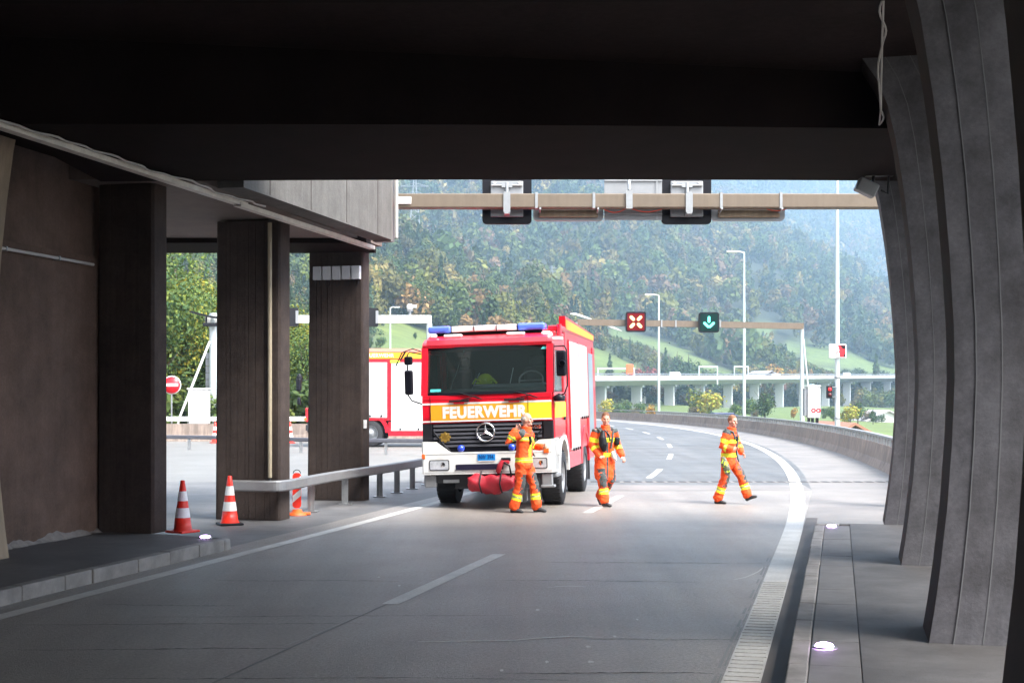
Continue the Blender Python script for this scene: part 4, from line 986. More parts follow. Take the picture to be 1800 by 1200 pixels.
YG1 = [(.15,.19,.035),(.20,.20,.03),(.30,.25,.03),(.09,.14,.03),(.06,.10,.03)]; DG = [(.045,.08,.03),(.07,.11,.035),(.05,.09,.045)]
BG = [(.055,.11,.045),(.09,.15,.05),(.12,.16,.04)]; OR = [(.36,.17,.03),(.40,.25,.04),(.22,.15,.03)]; RD = [(.22,.05,.05),(.28,.08,.06),(.16,.06,.05)]; YL = [(.38,.36,.05),(.28,.30,.05),(.42,.30,.04)]
PROTO = {}
def proto(key, n, rx, rz, leaf, kind, cols, seed, h, lumps=9):
    q, c = crown_np(n, rx, rz, leaf, kind, seed, cols, lumps); q[:,2] += h*(.18 if key.startswith('birch') else .03)
    PROTO[key] = (mesh_np('crown', q, c, m_leaf), trunk_mesh(h, h*.022, seed), h)
proto('birch', 8000, 3.2, 4.7, .13, 'poplar', YG1, 21, 11.5, 14)
proto('birch2', 8000, 3.5, 4.3, .13, 'round', YG1[:1]+YG1[3:]+BG, 22, 10.5, 14)
proto('oak', 900, 4.2, 4.0, .42, 'round', YG1, 23, 10)
proto('oakg', 900, 4.2, 4.2, .42, 'round', BG, 24, 10)
proto('dark', 900, 3.2, 5.0, .40, 'poplar', DG, 25, 12)
proto('orange', 700, 3.4, 4.0, .42, 'round', OR, 26, 9.5)
proto('red', 700, 4.0, 4.2, .42, 'round', RD, 27, 10)
proto('yellow', 700, 3.4, 3.4, .42, 'round', YL, 28, 8.5)
proto('spruce', 800, 3.0, 6.5, .42, 'conifer', DG, 29, 13.5)
NM = {'birch':'birch_tree','birch2':'birch_tree','oak':'broadleaf_tree','oakg':'broadleaf_tree','dark':'dark_tree','orange':'orange_tree','red':'red_leaved_tree','yellow':'yellow_tree','spruce':'spruce_tree'}
def tree(key, X, Y, z, sc, rz, label, group):
    cm_, tm_, h = PROTO[key]; o = thing(NM[key], label, 'tree', (X, Y, z), rz, group); o.scale = (sc[0], sc[0], sc[1])
    link_mesh('crown', cm_, o); link_mesh('trunk', tm_, o); return o
rs = random.Random(31)
LG = 'yellowish green tree behind the yard barrier, %s'
for i, (px, Y, zt, key, lw_) in enumerate([(262,66,450,'birch2','mostly hidden by the sooty pillar'), (300,68,478,'birch','with its crown over the no entry sign'),(334,72,500,'birch2','behind the leaning white strut'),(310,80,430,'oak','tallest left of the broad pillar'),(356,78,462,'birch','behind the grey slatted sign back'),(388,70,520,'birch2','behind the white cabinet'),(460,76,490,'birch','hidden behind the broad pillar'),(512,76,520,'birch','left in the gap between the brown pillars'),(536,72,575,'birch2','low in the gap between the brown pillars'),(572,84,560,'birch','behind the farthest pillar'),(284,95,400,'birch2','farthest, its tip under the canopy soffit'),(205,74,450,'birch','hidden left of the sooty pillar')]):
    X = (px-900)/2400*Y; zb = max(terr(X, Y), .0) - .3; H = EYE + (700-zt)/2400*Y - zb; s_ = H/(PROTO[key][2]*.98)
    tree(key, X, Y, zb, (s_*.95, s_), rs.uniform(0,6), LG % lw_, 'trees behind the yard barrier')
# single trees round the viaduct and meadows: (px, foot y px is from terrain, distance, top y px, kind, label)
LST = [
 (1066, 300, 693, 'yellow', 'pale yellow bush under the left end of the viaduct'), (1145, 295, 704, 'orange', 'orange yellow bush beside the first broad pier'),
 (1100, 305, 696, 'oakg', 'rounded green bush between the yellow and the orange bush'), (1125, 310, 699, 'oakg', 'green bush left of the orange bush'), (1084, 300, 702, 'oakg', 'low green bush right of the yellow bush'),
 (1120, 560, 628, 'red', 'dull red tree above the viaduct, left one of the pair'), (1150, 560, 627, 'red', 'deep red tree above the viaduct beside the lamp post'),
 (1345, 262, 668, 'dark', 'tall dark rounded tree below the viaduct right of the tall lamp post'), (1250, 300, 676, 'yellow', 'yellow green tree between two piers left of the dark lorry'),
 (1232, 310, 668, 'oak', 'olive tree beside the yellow green one under the viaduct'), (1290, 280, 700, 'oakg', 'small green tree behind the tall lamp post'), (1320, 300, 690, 'oakg', 'bluish green tree left of the dark rounded tree'),
 (1495, 270, 702, 'yellow', 'pale yellowish tree in the valley right of the mast'), (1508, 275, 690, 'dark', 'dark tree in the valley behind the pale yellowish one'), (1465, 280, 706, 'oakg', 'green bush left of the pale yellowish tree'),
 (1535, 280, 712, 'dark', 'dark bush by the white valley building'), (1392, 640, 640, 'orange', 'orange brown tree on the meadow right of the chalet'), (1362, 640, 628, 'orange', 'russet tree behind the chalet'),
 (1540, 620, 622, 'spruce', 'single spruce on the meadow slope near the right portal edge'), (1306, 640, 640, 'oak', 'olive tree left of the chalet'), (1072, 520, 622, 'spruce', 'dark spruce on the meadow just right of the fire engine'),
 (1210, 560, 610, 'dark', 'dark tree above the viaduct right of the red pair'), (1190, 570, 605, 'dark', 'tall dark tree behind the red pair'), (1170, 560, 612, 'spruce', 'dark spruce right of the red pair'),
 (1230, 560, 622, 'oakg', 'green tree at the foot of the bright meadow'), (1255, 560, 634, 'oakg', 'low green tree at the lower end of the bright meadow'), (1395, 300, 712, 'orange', 'low russet bush beside the bright green field'),
 (760, 380, 600, 'oakg', 'small green tree on the pale meadow behind the second fire engine'), (730, 360, 598, 'dark', 'little dark tree on the pale meadow'), (668, 300, 585, 'oakg', 'round green tree left of the thin lamp post'), (650, 290, 580, 'dark', 'dark tree beside the farthest pillar')]
for (px, Y, yt, key, lab) in LST:
    X = (px-900)/2400*Y; zb = terr(X, Y) - .3; H = max(3.0, EYE + (700-yt)/2400*Y - zb); s_ = H/(PROTO[key][2]*.98)
    tree(key, X, Y, zb, (s_*(1.0 if key != 'dark' else .95), s_), rs.uniform(0,6), lab, None)
# far woods: one mass of foliage per hillside
def clear_bands(u, Y, yp, r):
    if Y < 1500:
        for lo, hi in bands(u):
            top = yp - r*2.3*2400/Y
            if yp > lo and top < hi - 3:
                r2 = (yp - hi + 3)*Y/2400/2.3
                if r2 < .9: return r, False
                r = r2
    return r, True
def wood(name, n, ulo, uhi, ylo, yhi, qn, seed, scale=1.0, test=None, lf=.2):
    g = np.random.default_rng(seed); Q = []; Cc = []; made = 0; rs = random.Random(seed)
    base = [crown_np(qn, 1, 1, lf, 'round', 100+i, [(1,1,1)], 5) for i in range(6)] + [crown_np(qn, .72, 1.25, lf*.7, 'conifer', 200+i, [(1,1,1)], 5) for i in range(3)] + [crown_np(qn, .62, 1.15, lf*.8, 'poplar', 300+i, [(1,1,1)], 5) for i in range(2)]
    tries = 0
    while made < n and tries < n*6:
        tries += 1
        Y = math.sqrt(rs.uniform(ylo**2, yhi**2)); u = rs.uniform(ulo, uhi); X = (u-900)/2400*Y
        z = terr(X, Y); yp = 700 - (z-EYE)*2400/Y
        if meadow(u, Y, yp) > .5 or (test and not test(u, Y, yp)): continue
        k = noise.noise(Vector((X*.010, Y*.006, 5))); k2 = rs.random()
        con = k2 < (.05 if name == 'near_forest' else .12) + .4*k; i = 6 + rs.randrange(3) if con else (9 + rs.randrange(2) if rs.random() < .2 else rs.randrange(6))
        q, c = base[i]; r = rs.uniform(3.4, 7.2)*scale; r, ok_ = clear_bands(u, Y, yp, r)
        if not ok_: continue
        a = rs.uniform(0, 6.28); ca_, sa_ = math.cos(a), math.sin(a)
        q2 = q @ np.array([[ca_, sa_, 0], [-sa_, ca_, 0], [0,0,1]])*np.array([r, r, r*rs.uniform(.9,1.3)]) + np.array([X, Y, z - .5])
        if con: cl_ = rs.choice([(.035,.06,.035),(.05,.085,.04),(.06,.10,.045)])
        else:
            cl_ = rs.choice([(.09,.13,.035),(.12,.15,.035),(.07,.11,.035),(.17,.17,.035),(.13,.12,.04)] if rs.random() < .88 - .75*max(0, noise.noise(Vector((X*.018, Y*.012, 11)))) else [(.24,.19,.06),(.26,.16,.06),(.20,.13,.07),(.28,.22,.07),(.18,.14,.08)])
        kk = rs.uniform(.7, 1.5); cl_ = tuple(v*kk for v in cl_)
        Q.append(q2); Cc.append(np.array(cl_)*.80*c); made += 1
    return tag(bpy.data.objects.new(name, mesh_np(name, np.concatenate(Q), np.concatenate(Cc), m_leaf)), kind='stuff')
for o in (wood('near_forest', 700, 220, 1060, 380, 720, 700, 41, 1.2, lambda u, Y, yp: u < 1010 or Y > 600, lf=.115),
          wood('hillside_forest', 4300, 240, 1640, 690, 1900, 170, 42, 1.7, lf=.19),
          wood('valley_hedgerow', 900, 1040, 1620, 480, 800, 200, 43, .62, lambda u, Y, yp: True, lf=.15),
          wood('left_slope_forest', 260, 230, 700, 125, 380, 900, 45, .75, lambda u, Y, yp: u < 600 or Y > 330, lf=.09),
          wood('mountain_forest', 2600, 1200, 1640, 2350, 4300, 50, 44, 3.0)):
    COL.objects.link(o)
# hedges and scrub along the valley floor behind the barrier
def scrub(name, spots, seed):
    Q = []; Cc = []; rs = random.Random(seed)
    for (u, Y, h, cl_) in spots:
        X = (u-900)/2400*Y; q, c = crown_np(420, 1, 1, .11, 'round', seed + int(u), [(1,1,1)], 6); r = h*.62
        Q.append(q*np.array([r, r, h*.5]) + np.array([X, Y, terr(X, Y) - .3])); Cc.append(np.array(cl_)*c)
    o = bpy.data.objects.new(name, mesh_np(name, np.concatenate(Q), np.concatenate(Cc), m_leaf)); COL.objects.link(o); tag(o, kind='stuff')
sp = []
rs = random.Random(77)
def Yv(u): t = on_via(u); p = via(t, 0); return p.y
YVT = {u: Yv(u) for u in range(1040, 1601, 20)}
for i in range(230):
    u = rs.uniform(1045, 1580); Y = YVT[int(u//20)*20 if int(u//20)*20 in YVT else 1580] + rs.uniform(26, 130)
    sp.append((u, Y, rs.uniform(4, 9), rs.choice([(.05,.08,.04),(.07,.09,.045),(.035,.06,.04),(.12,.09,.05),(.04,.065,.05)])))
for i in range(46):
    u = rs.choice([rs.uniform(1045,1135), rs.uniform(1215,1340), rs.uniform(1440,1575)]); Y = rs.uniform(290, 340)
    sp.append((u, Y, rs.uniform(1.5, 3.2), rs.choice([(.06,.10,.045),(.09,.12,.05),(.05,.08,.045),(.14,.11,.06)])))
scrub('valley_scrub', sp, 500)
ug = []
for i in range(70): ug.append((rs.uniform(150, 620), rs.uniform(63.5, 68), rs.uniform(1.6, 3.8), rs.choice([(.10,.15,.04),(.14,.17,.04),(.07,.11,.035)])))
scrub('undergrowth', ug, 900)
# ------------------------------------------------------------------ wheels
def wheel_meshes(r, w_):
    t = MB(); t.lathe([(r*.60,-w_/2), (r*.90,-w_/2), (r*.985,-w_*.42), (r,-w_*.30), (r,w_*.30), (r*.985,w_*.42), (r*.90,w_/2), (r*.60,w_/2)], 40, axis='x')
    for q in range(36):
        a = 2*PI*q/36
        for sgn in (-1, 1):
            M = Matrix.Rotation(a + sgn*.04, 4, 'X'); t.box(-w_*.46 if sgn < 0 else .02, -.02 if sgn < 0 else w_*.46, -.018, .018, r*.985, r*1.012, M=M)
    rm = MB(); rm.lathe([(r*.60, w_*.46), (r*.56, w_*.42), (r*.50, w_*.18), (r*.34, w_*.14), (r*.32, w_*.34), (r*.16, w_*.36), (r*.14, w_*.44), (0, w_*.44)], 30, axis='x')
    for q in range(10):
        a = 2*PI*q/10; M = Matrix.Rotation(a, 4, 'X'); rm.box(w_*.14, w_*.22, -.018, .018, r*.40, r*.44, M=M)
    return t.mesh('tyre', m_rub), rm.mesh('rim', m_greyp)
TY, RM = wheel_meshes(.52, .38)
def wheel(par, x, y, side):
    o = link_mesh('wheel', TY, par, (x, y, .52)); o.name = 'wheel'
    link_mesh('rim', RM, o, (0,0,0), (0, 0, 0 if side > 0 else PI)); return o

# ------------------------------------------------------------------ fire engine seen from the front (x right, y back)
YAW1 = R(-9.5)
fe = thing('fire_engine', 'red and white fire engine facing the viewer with an orange FEUERWEHR band and star emblem', 'fire engine', (-.43, 25.35, 0), YAW1)
PRE = Matrix.Translation((0,0,.6)) @ Matrix.Rotation(R(-1.7), 4, 'Y') @ Matrix.Translation((0,0,-.6))
def B(): return MB(PRE)
W = 1.25
# chassis
k = B(); k.box(-.42,.42,.35,7.4,.55,.85); k.box(-1.0,1.0,.7,1.2,.45,.8); k.rbox(-.5,.5,1.0,2.4,.35,.9,.05); k.tube([(-.85,1.4,.55),(.85,1.4,.55)], .09, 8); k.tube([(-.85,5.2,.55),(.85,5.2,.55)], .12, 8); k.lathe([(0,-.25),(.24,-.18),(.24,.18),(0,.25)], 14, axis='y', M=Matrix.Translation((0,5.2,.55))); k.box(-1.12,1.12,2.0,7.3,.75,1.0); k.build('chassis', m_dark, fe)
for y in (1.42, 5.15):
    for x in (-1.03, 1.03): wheel(fe, x, y, 1 if x > 0 else -1)
# cab shell: panels round an open interior
k = B(); pr = [(0.0,1.60),(-.005,2.12),(.03,2.13),(.03,1.60)]
k.prism([(-.0,1.61),(-.02,1.72),(-.03,2.00),(-.02,2.125),(.06,2.14),(.06,1.61)], -W+.03, W-.03, 'x')
k.build('front_panel', m_red, fe)
k = B()   # roof with rounded front brow
rp = [(.17,3.02),(.15,3.08),(.20,3.17),(.34,3.24),(.62,3.28),(1.95,3.30),(1.95,3.0),(.6,3.0)]
k.prism(rp, -W+.10, W-.10, 'x')
for sx in (-1,1): k.prism(rp[:2] + [(.22,3.13),(.36,3.19),(.64,3.22),(1.95,3.24)] + rp[6:], sx*(W-.10), sx*(W-.02), 'x')
k.build('cab_roof', m_red, fe)
for sx in (-1,1):
    a = sx*(W-.12); b_ = sx*W
    k = B(); k.prism([(0.0,2.13),(.14,2.13),(.30,3.04),(.17,3.04)], a, b_, 'x'); k.build('windscreen_post', m_red, fe)
    k = B(); k.prism([(1.72,2.1),(1.95,2.1),(1.95,3.04),(1.72,3.04)], a, b_, 'x'); k.build('rear_post', m_red, fe)
k = B(); k.box(-W+.005,W-.005,1.90,1.945,1.0,3.0); k.build('cab_rear_wall', m_red, fe)
for sx, lb in ((-1, None), (1, None)):
    k = B(); x0, x1 = (sx*W, sx*(W-.05)); lo, hi = min(x0,x1), max(x0,x1)
    k.rbox(lo, hi, .12, 1.70, 1.28, 2.14, .02); k.rbox(lo, hi, 1.62, 1.71, 2.14, 3.0, .015); k.prism([(.16,2.14),(.24,2.14),(.40,2.98),(.31,3.0)], lo, hi, 'x'); k.rbox(lo, hi, .31, 1.70, 2.93, 3.02, .015)
    d = k.build('door', m_red, fe)
    k = B(); x = sx*(W-.03); k.prism([(.22,2.15),(1.62,2.15),(1.62,2.93),(.37,2.93)], x-.004, x+.004, 'x'); k.build('side_window', m_glass, d)
    k = B(); k.rbox(min(sx*W, sx*(W+.03)), max(sx*W, sx*(W+.03)), 1.38, 1.58, 1.60, 1.66, .01); k.build('handle', m_black, d)
    k = B(); k.box(min(sx*(W+.002), sx*(W+.008)), max(sx*(W+.002), sx*(W+.008)), .13, 1.70, 1.66, 1.95); k.build('reflective_band', m_yell, d)
    k = B(); k.rbox(min(sx*1.0,sx*W), max(sx*1.0,sx*W), .25, .85, .55, .63, .02); k.rbox(min(sx*1.0,sx*W), max(sx*1.0,sx*W), .25, .85, .92, .98, .02); k.build('step', m_greyp, fe)
# wheel arch surround, white
for sx in (-1,1):
    k = B(); lo, hi = sorted((sx*(W+.0), sx*(W-.10))); rg = []
    for q in range(15):
        a = PI*q/14; c, s_ = -math.cos(a), math.sin(a)
        rg.append([(x, 1.42 + c*r_, .60 + s_*r_) for x, r_ in ((lo,.62),(hi,.62),(hi,.76),(lo,.76))])
    k.rings(rg, smooth=False); k.box(lo, hi, .02, .62, .66, 1.28)
    k.build('front_wheel_arch', m_white, fe)
for sx in (-1,1):
    lo, hi = sorted((sx*(W-.12), sx*(W-.02))); k = B(); k.box(lo, hi, .15, .70, 1.281, 1.60); k.build('corner_panel', m_black, fe)
    k = B(); k.box(lo, hi, 2.0, 2.06, .8, 1.5); k.build('rear_flap', m_black, fe)
# windscreen with black frame
wb, wt = (-.035, 2.135), (.165, 3.03)
def wp(x, t, d=0.0): return (x, wb[0] + (wt[0]-wb[0])*t + .10*abs(x/W)**3 + d, wb[1] + (wt[1]-wb[1])*t)
k = B(); nx = 16
fr = []
xs = [-1.205 + 2.41*q/nx for q in range(nx+1)]
k.strip([wp(x, .045, -.004) for x in xs], [wp(x, .965, -.004) for x in xs]); k.build('windscreen', m_glass, fe, normals=False)
k = B()
for (a, b_) in ((-.01,.045),(.965,1.0)): k.strip([wp(x, a, -.008) for x in xs], [wp(x, b_, -.008) for x in xs])
for sx in (-1,1): k.strip([wp(sx*1.262, t, -.010) for t in (-.01,.25,.5,.75,1)], [wp(sx*1.195, t, -.010) for t in (0,.25,.5,.75,1)])
k.build('windscreen_seal', m_blackg, fe, normals=False)
k = B(); k.box(-1.06,-.86,-.042,-.038,2.20,2.25); 
k.v = [(p[0], p[1]+.02, p[2]) for p in k.v]; k.build('windscreen_sticker', mat('turquoise sticker', (.10,.65,.62), .5), fe)
k = B(); k.add([wp(1.02,.90,-.012), wp(1.14,.90,-.012), wp(1.14,.95,-.012), wp(1.06,.96,-.012)], [(0,1,2,3)]); k.build('windscreen_sticker', MATS['turquoise sticker'], fe)
# interior
k = B(); k.box(-1.19,1.19,1.80,1.88,1.2,3.0); k.box(-1.18,1.18,.1,1.88,1.2,1.26); k.build('cab_interior', m_cabin, fe)
k = B(); k.rbox(-1.13,1.13,.10,.52,1.9,2.24,.06); k.rbox(-.3,1.1,.16,.5,2.20,2.32,.05); k.build('dashboard', m_dash, fe)
for x in (-.75, .75):
    k = B(); k.rbox(x-.26,x+.26,.95,1.45,1.6,1.85,.06); k.rbox(x-.26,x+.26,1.40,1.56,1.8,2.65,.07); k.rbox(x-.15,x+.15,1.42,1.54,2.66,2.88,.05); k.build('seat', m_cabin, fe)
k = B(); k.tube([(.75 + .23*math.cos(a), .62 + .10*math.sin(a), 2.27 + .10 + .18*math.sin(a)) for a in [2*PI*q/20 for q in range(21)]], .018, 6); k.tube([(.52,.62,2.37),(.98,.62,2.37)], .018, 6); k.tube([(.75,.62,2.27),(.75,.45,2.1)], .03, 6); k.build('steering_wheel', m_greyp, fe)
k = B(); k.tube([(.33,.55,2.2),(.42,.6,2.62)], .008, 5); k.tube([(-.45,.8,2.2),(-.28,.85,2.55)], .008, 5); k.tube([(-.95,1.0,2.1),(-.62,1.1,3.0)], .01, 5); k.build('aerial', m_pole, fe)
hv = thing('helmet', 'yellow green helmet lying behind the windscreen of the front fire engine', 'helmet', (-.43, 25.35, 0), YAW1)
k = B(); M = Matrix.Translation((-.08, .34, 2.325)); k.lathe([(.17,.0),(.165,.06),(.13,.14),(.07,.185),(0,.20)], 18, M=M); k.rbox(-.24,.08,.18,.24,2.325,2.36,.01); k.build('shell', m_hiviz, hv)
k = B()
for q in range(4):
    a = -.5 + q*.36; k.tube([(-.08+.10*a, .24, 2.36), (-.08+.3*a, .17, 2.42), (-.08+.42*a, .20, 2.33)], .022, 6)
k.build('strap', m_hiviz, hv)
# bands and lettering on the front
yb = -.036
k = B(); k.box(-1.22, 1.22, yb, yb+.003, 1.955, 1.99); k.box(-1.22, 1.22, yb, yb+.003, 1.635, 1.66); k.build('white_line', m_white, fe)
k = B(); k.box(-1.06, .50, yb, yb+.003, 1.663, 1.952); k.build('orange_band', m_gold, fe)
k = B(); k.box(.503, .78, yb, yb+.003, 1.663, 1.952); k.build('amber_band', mat('amber reflective band', (.74,.44,.02), .4, var=.1, vscale=9), fe)
k = B(); k.box(.783, 1.215, yb, yb+.003, 1.663, 1.952); k.build('yellow_band', m_yell, fe)
def put_text(txt, size, x, y, z, m, par, width=None, bold=.0, rz=0.0, nm='lettering', lab=None):
    me = text_mesh(txt, size, .002, m, bold); M = PRE @ Matrix.Translation((x, y, z)) @ Matrix.Rotation(rz, 4, 'Z') @ Matrix.Rotation(PI/2, 4, 'X')
    if width:
        xs_ = [v.co.x for v in me.vertices]; M = M @ Matrix.Diagonal((width/(max(xs_)-min(xs_)), 1, 1, 1))
    me.transform(M); o = bpy.data.objects.new(nm, me); COL.objects.link(o); o.parent = par
    if lab: o['label'] = lab
    return o
put_text('FEUERWEHR', .285, -.05, yb-.002, 1.795, m_white, fe, 1.60, .015, lab='white FEUERWEHR lettering on the orange band')
k = B()
for x in (-1.065, .78): k.box(x-.004, x+.004, -.040, -.030, 1.62, 2.12)
k.box(-1.2, 1.2, -.037, -.034, 2.045, 2.052); k.build('panel_gap', m_black, fe)
# grille
k = B()
go = [(-1.235,1.62),(-1.235,1.28),(-1.0,1.27),(-.93,1.22),(-.72,1.07),(.72,1.07),(.93,1.22),(1.0,1.27),(1.235,1.28),(1.235,1.62)]
k.prism(go, .0, .08, 'y'); k.build('grille_panel', m_blackg, fe)
for q, z in enumerate((1.56,1.485,1.41,1.335,1.26,1.185)):
    xw = 1.02 if z > 1.28 else (.92 if z > 1.2 else .84); k = B(); k.rings([[(x,-.03,z-.018),(x,.0,z-.022),(x,.0,z+.024),(x,-.018,z+.020)] for x in (-xw, xw)], smooth=False); k.build('slat', mat('grille slat', (.05,.05,.06), .35), fe)
for sx in (-1,1): k = B(); k.tube([(sx*1.02,-.02,1.45),(sx*.92,-.025,1.33),(sx*.80,-.03,1.17),(sx*.72,-.02,1.10)], .018, 6); k.rbox(min(sx*1.05,sx*1.23), max(sx*1.05,sx*1.23), -.02, .0, 1.30, 1.60, .02); k.build('grille_frame', m_black, fe)
k = B()
Ms = Matrix.Translation((-.03, -.045, 1.43))
k.tube([Ms @ Vector((.165*math.cos(a), 0, .165*math.sin(a))) for a in [2*PI*q/40 for q in range(41)]], .017, 8, caps=False)
for q in range(3):
    a = R(90 + 120*q); d = Vector((math.cos(a), 0, math.sin(a))); n_ = Vector((-d.z, 0, d.x)); c0 = Ms @ Vector((0,0,0))
    k.add([c0 + d*.158, c0 + n_*.030 - d*.012, c0 + Vector((0,-.022,0)), c0 - n_*.030 - d*.012], [(0,1,2),(0,2,3),(0,3,1)])
k.build('star_emblem', m_chrome, fe)
put_text('ACTROS', .085, .80, -.034, 1.50, m_chrome, fe, .42, .002)
k = B(); k.lathe([(0,0),(.07,-.012),(.085,0)], 8, axis='y', M=Matrix.Translation((-.80,-.03,1.35)))
for q in range(8):
    a = 2*PI*q/8; k.rbox(-.80 + .085*math.cos(a)-.022, -.80 + .085*math.cos(a)+.022, -.045, -.028, 1.35 + .075*math.sin(a)-.022, 1.35 + .075*math.sin(a)+.022, .008)
k.build('brass_crest', m_brass, fe)
for x in (-.50, .46):
    k = B(); k.lathe([(.065,0),(.065,-.05),(.05,-.08),(0,-.09)], 16, axis='y', M=Matrix.Translation((x,-.03,1.135))); k.build('blue_flasher', m_blue, fe)
# bumper: white with headlights, slot, plate
k = B()
def outl(y, z0, z1): return [(-W-.0, y+.20, z0),(-W+.05, y+.04, z0),(-W+.16, y, z0),(W-.16, y, z0),(W-.05, y+.04, z0),(W, y+.20, z0)]
bp = [(-1.25,.66),(1.25,.66),(1.25,1.275),(1.0,1.265),(.93,1.215),(.72,1.065),(-.72,1.065),(-.93,1.215),(-1.0,1.265),(-1.25,1.275)]
k.prism([(p[0]*.97, p[1]) for p in bp], -.10, .10, 'y'); k.prism([(-W,.68),(-W,1.27),(-W*.97,1.27),(-W*.97,.68)], -.03, .62, 'y'); k.prism([(W,.68),(W,1.27),(W*.97,1.27),(W*.97,.68)], -.03, .62, 'y')
for sx in (-1,1): k.rings([[(sx*W*.97,-.10,z),(sx*W*.99,-.085,z),(sx*W,-.03,z),(sx*W*.97,-.03,z)] for z in (.665,1.27)], smooth=False)
bumper = k.build('bumper', m_white, fe)
k = B(); k.prism(rrect(.90,.105,.012,cx=-.15,cz=.79), -.108, -.101, 'y'); k.rbox(-.62,.30,-.115,-.10,.735,.742,.002); k.build('bumper_slot', mat('navy black slot', (.012,.010,.03), .4), fe)
k = B(); k.box(-1.2,1.2,-.104,-.1005,.690,.698); k.box(-1.2,1.2,-.104,-.1005,1.03,1.036); k.build('panel_gap', m_greyp, fe)
for x0, x1 in ((-1.10,-.72),(.74,1.12)):
    k = B(); k.prism(rrect(x1-x0,.195,.03,cx=(x0+x1)/2,cz=.835), -.112, -.1005, 'y'); h = k.build('headlight', m_blackg, fe)
    k = B(); k.prism(rrect(x1-x0-.03,.165,.025,cx=(x0+x1)/2,cz=.835), -.118, -.1125, 'y'); k.build('lens', m_lamp, h)
    k = B()
    for dx in (.07,): k.lathe([(.045,0),(.035,-.004),(0,-.005)], 16, axis='y', M=Matrix.Translation(((x0+x1)/2+dx,-.1182,.84)))
    k.build('reflector', m_chrome, h)
for x, z in ((-1.205, 1.0), (1.10, 1.06)):
    k = B(); k.rbox(x-.045 if x > 0 else x-.035, x+.055 if x > 0 else x+.03, -.12, -.09, z-.045, z+.045, .012); k.build('indicator', m_orl, fe)
k = B(); k.box(-.18,.15,-.112,-.1015,.905,1.02); pl = k.build('number_plate', m_plate, fe)
put_text('NW 394', .115, -.02, -.1145, .968, mat('plate ink', (.0,.03,.16), .5), pl, .27, .002)
k = B(); k.box(-.17,.14,-.113,-.102,.889,.903); k.build('plate_strip', m_white, pl)
# yellow triangle sticker and small bits
k = B(); k.rbox(.62,.70,-.106,-.1005,.93,.99,.004); k.build('yellow_sticker', m_yell, fe)
# below bumper
k = B(); k.box(-1.1,1.1,.0,.25,.50,.66); k.box(.66,1.02,-.04,.1,.38,.655); k.box(-.65,.65,.05,.3,.38,.55); k.build('underrun', m_dark, fe)
k = B(); k.rbox(1.0,1.20,-.07,.05,.40,.64,.02); k.rbox(.98,1.24,-.09,.12,.38,.43,.015); k.build('tow_step', m_greyp, fe)
k = B(); k.rbox(-1.22,-1.0,-.02,.1,.42,.64,.02); k.build('tow_step', m_greyp, fe)
k = B(); k.box(-.86,-.56,-.03,.0,.50,.56); k.tube([(.46,.0,.40),(.46,-.02,.12),(.43,-.02,.05)], .014, 6); k.tube([(.6,.05,.40),(.6,.04,.12)], .014, 6); k.tube([(.70,.05,.40),(.70,.04,.15)], .014, 6); k.build('bracket', m_greyp, fe)
# winch cover bag and its tassel
k = B(); rg = []
for q in range(15):
    t = q/14; x = -.36 + .86*t; e = (math.sin(PI*min(max(t,.02),.98)))**.22; zc = .50 - .035*math.sin(t*PI)*1.0 + .012*math.sin(t*9); hh = (.175 + .018*math.sin(t*11+1))*e; dd = (.13 + .02*math.sin(t*13))*e
    rg.append([(x + .01*math.sin(5*a+t*8), -.13 - dd*math.cos(a)*(1+.12*math.sin(3*a+t*10)), zc + hh*math.sin(a)*(1+.10*math.sin(4*a+t*7)) + .02*math.sin(t*23+2*a)) for a in [2*PI*j/22 for j in range(22)]])
k.rings(rg); k.build('winch_cover', m_cover, fe)
for x in (-.12, .26):
    k = B(); k.tube([(x, -.10, .70), (x+.01, -.275, .60), (x-.01, -.285, .48), (x+.01, -.22, .34), (x, -.10, .31)], .014, 6); k.build('tie_strap', m_dark, fe)
k = B(); k.tube([(.30,-.16,.90),(.25,-.17,.82),(.21,-.17,.70),(.22,-.16,.67)], [.03,.05,.045,.03], 8); k.rbox(.28,.42,-.16,-.11,.83,.90,.02); k.build('winch_strap', m_cover, fe)
k = B(); k.tube([(.30,-.15,.88),(.42,-.16,.80),(.45,-.15,.62),(.40,-.1,.52)], .018, 6); k.rbox(.26,.44,-.14,-.10,.885,.95,.015); k.build('winch_cable', m_black, fe)
# wipers
for x in (-.42, .62):
    k = B(); k.rbox(x-.28, x+.10, -.075, -.045, 2.00, 2.035, .01); k.tube([(x-.05,-.07,2.03),(x+.20,-.075,2.10),(x+.34,-.065,2.04)], .010, 5); k.tube([(x+.32,-.06,2.05),(x-.08,-.05,2.17)], .012, 5); k.build('wiper', m_black, fe)
    k = B(); k.rbox(x-.20, x+.0, -.058, -.04, 1.955+.01, 1.995, .005); k.build('washer_cover', m_red, fe)
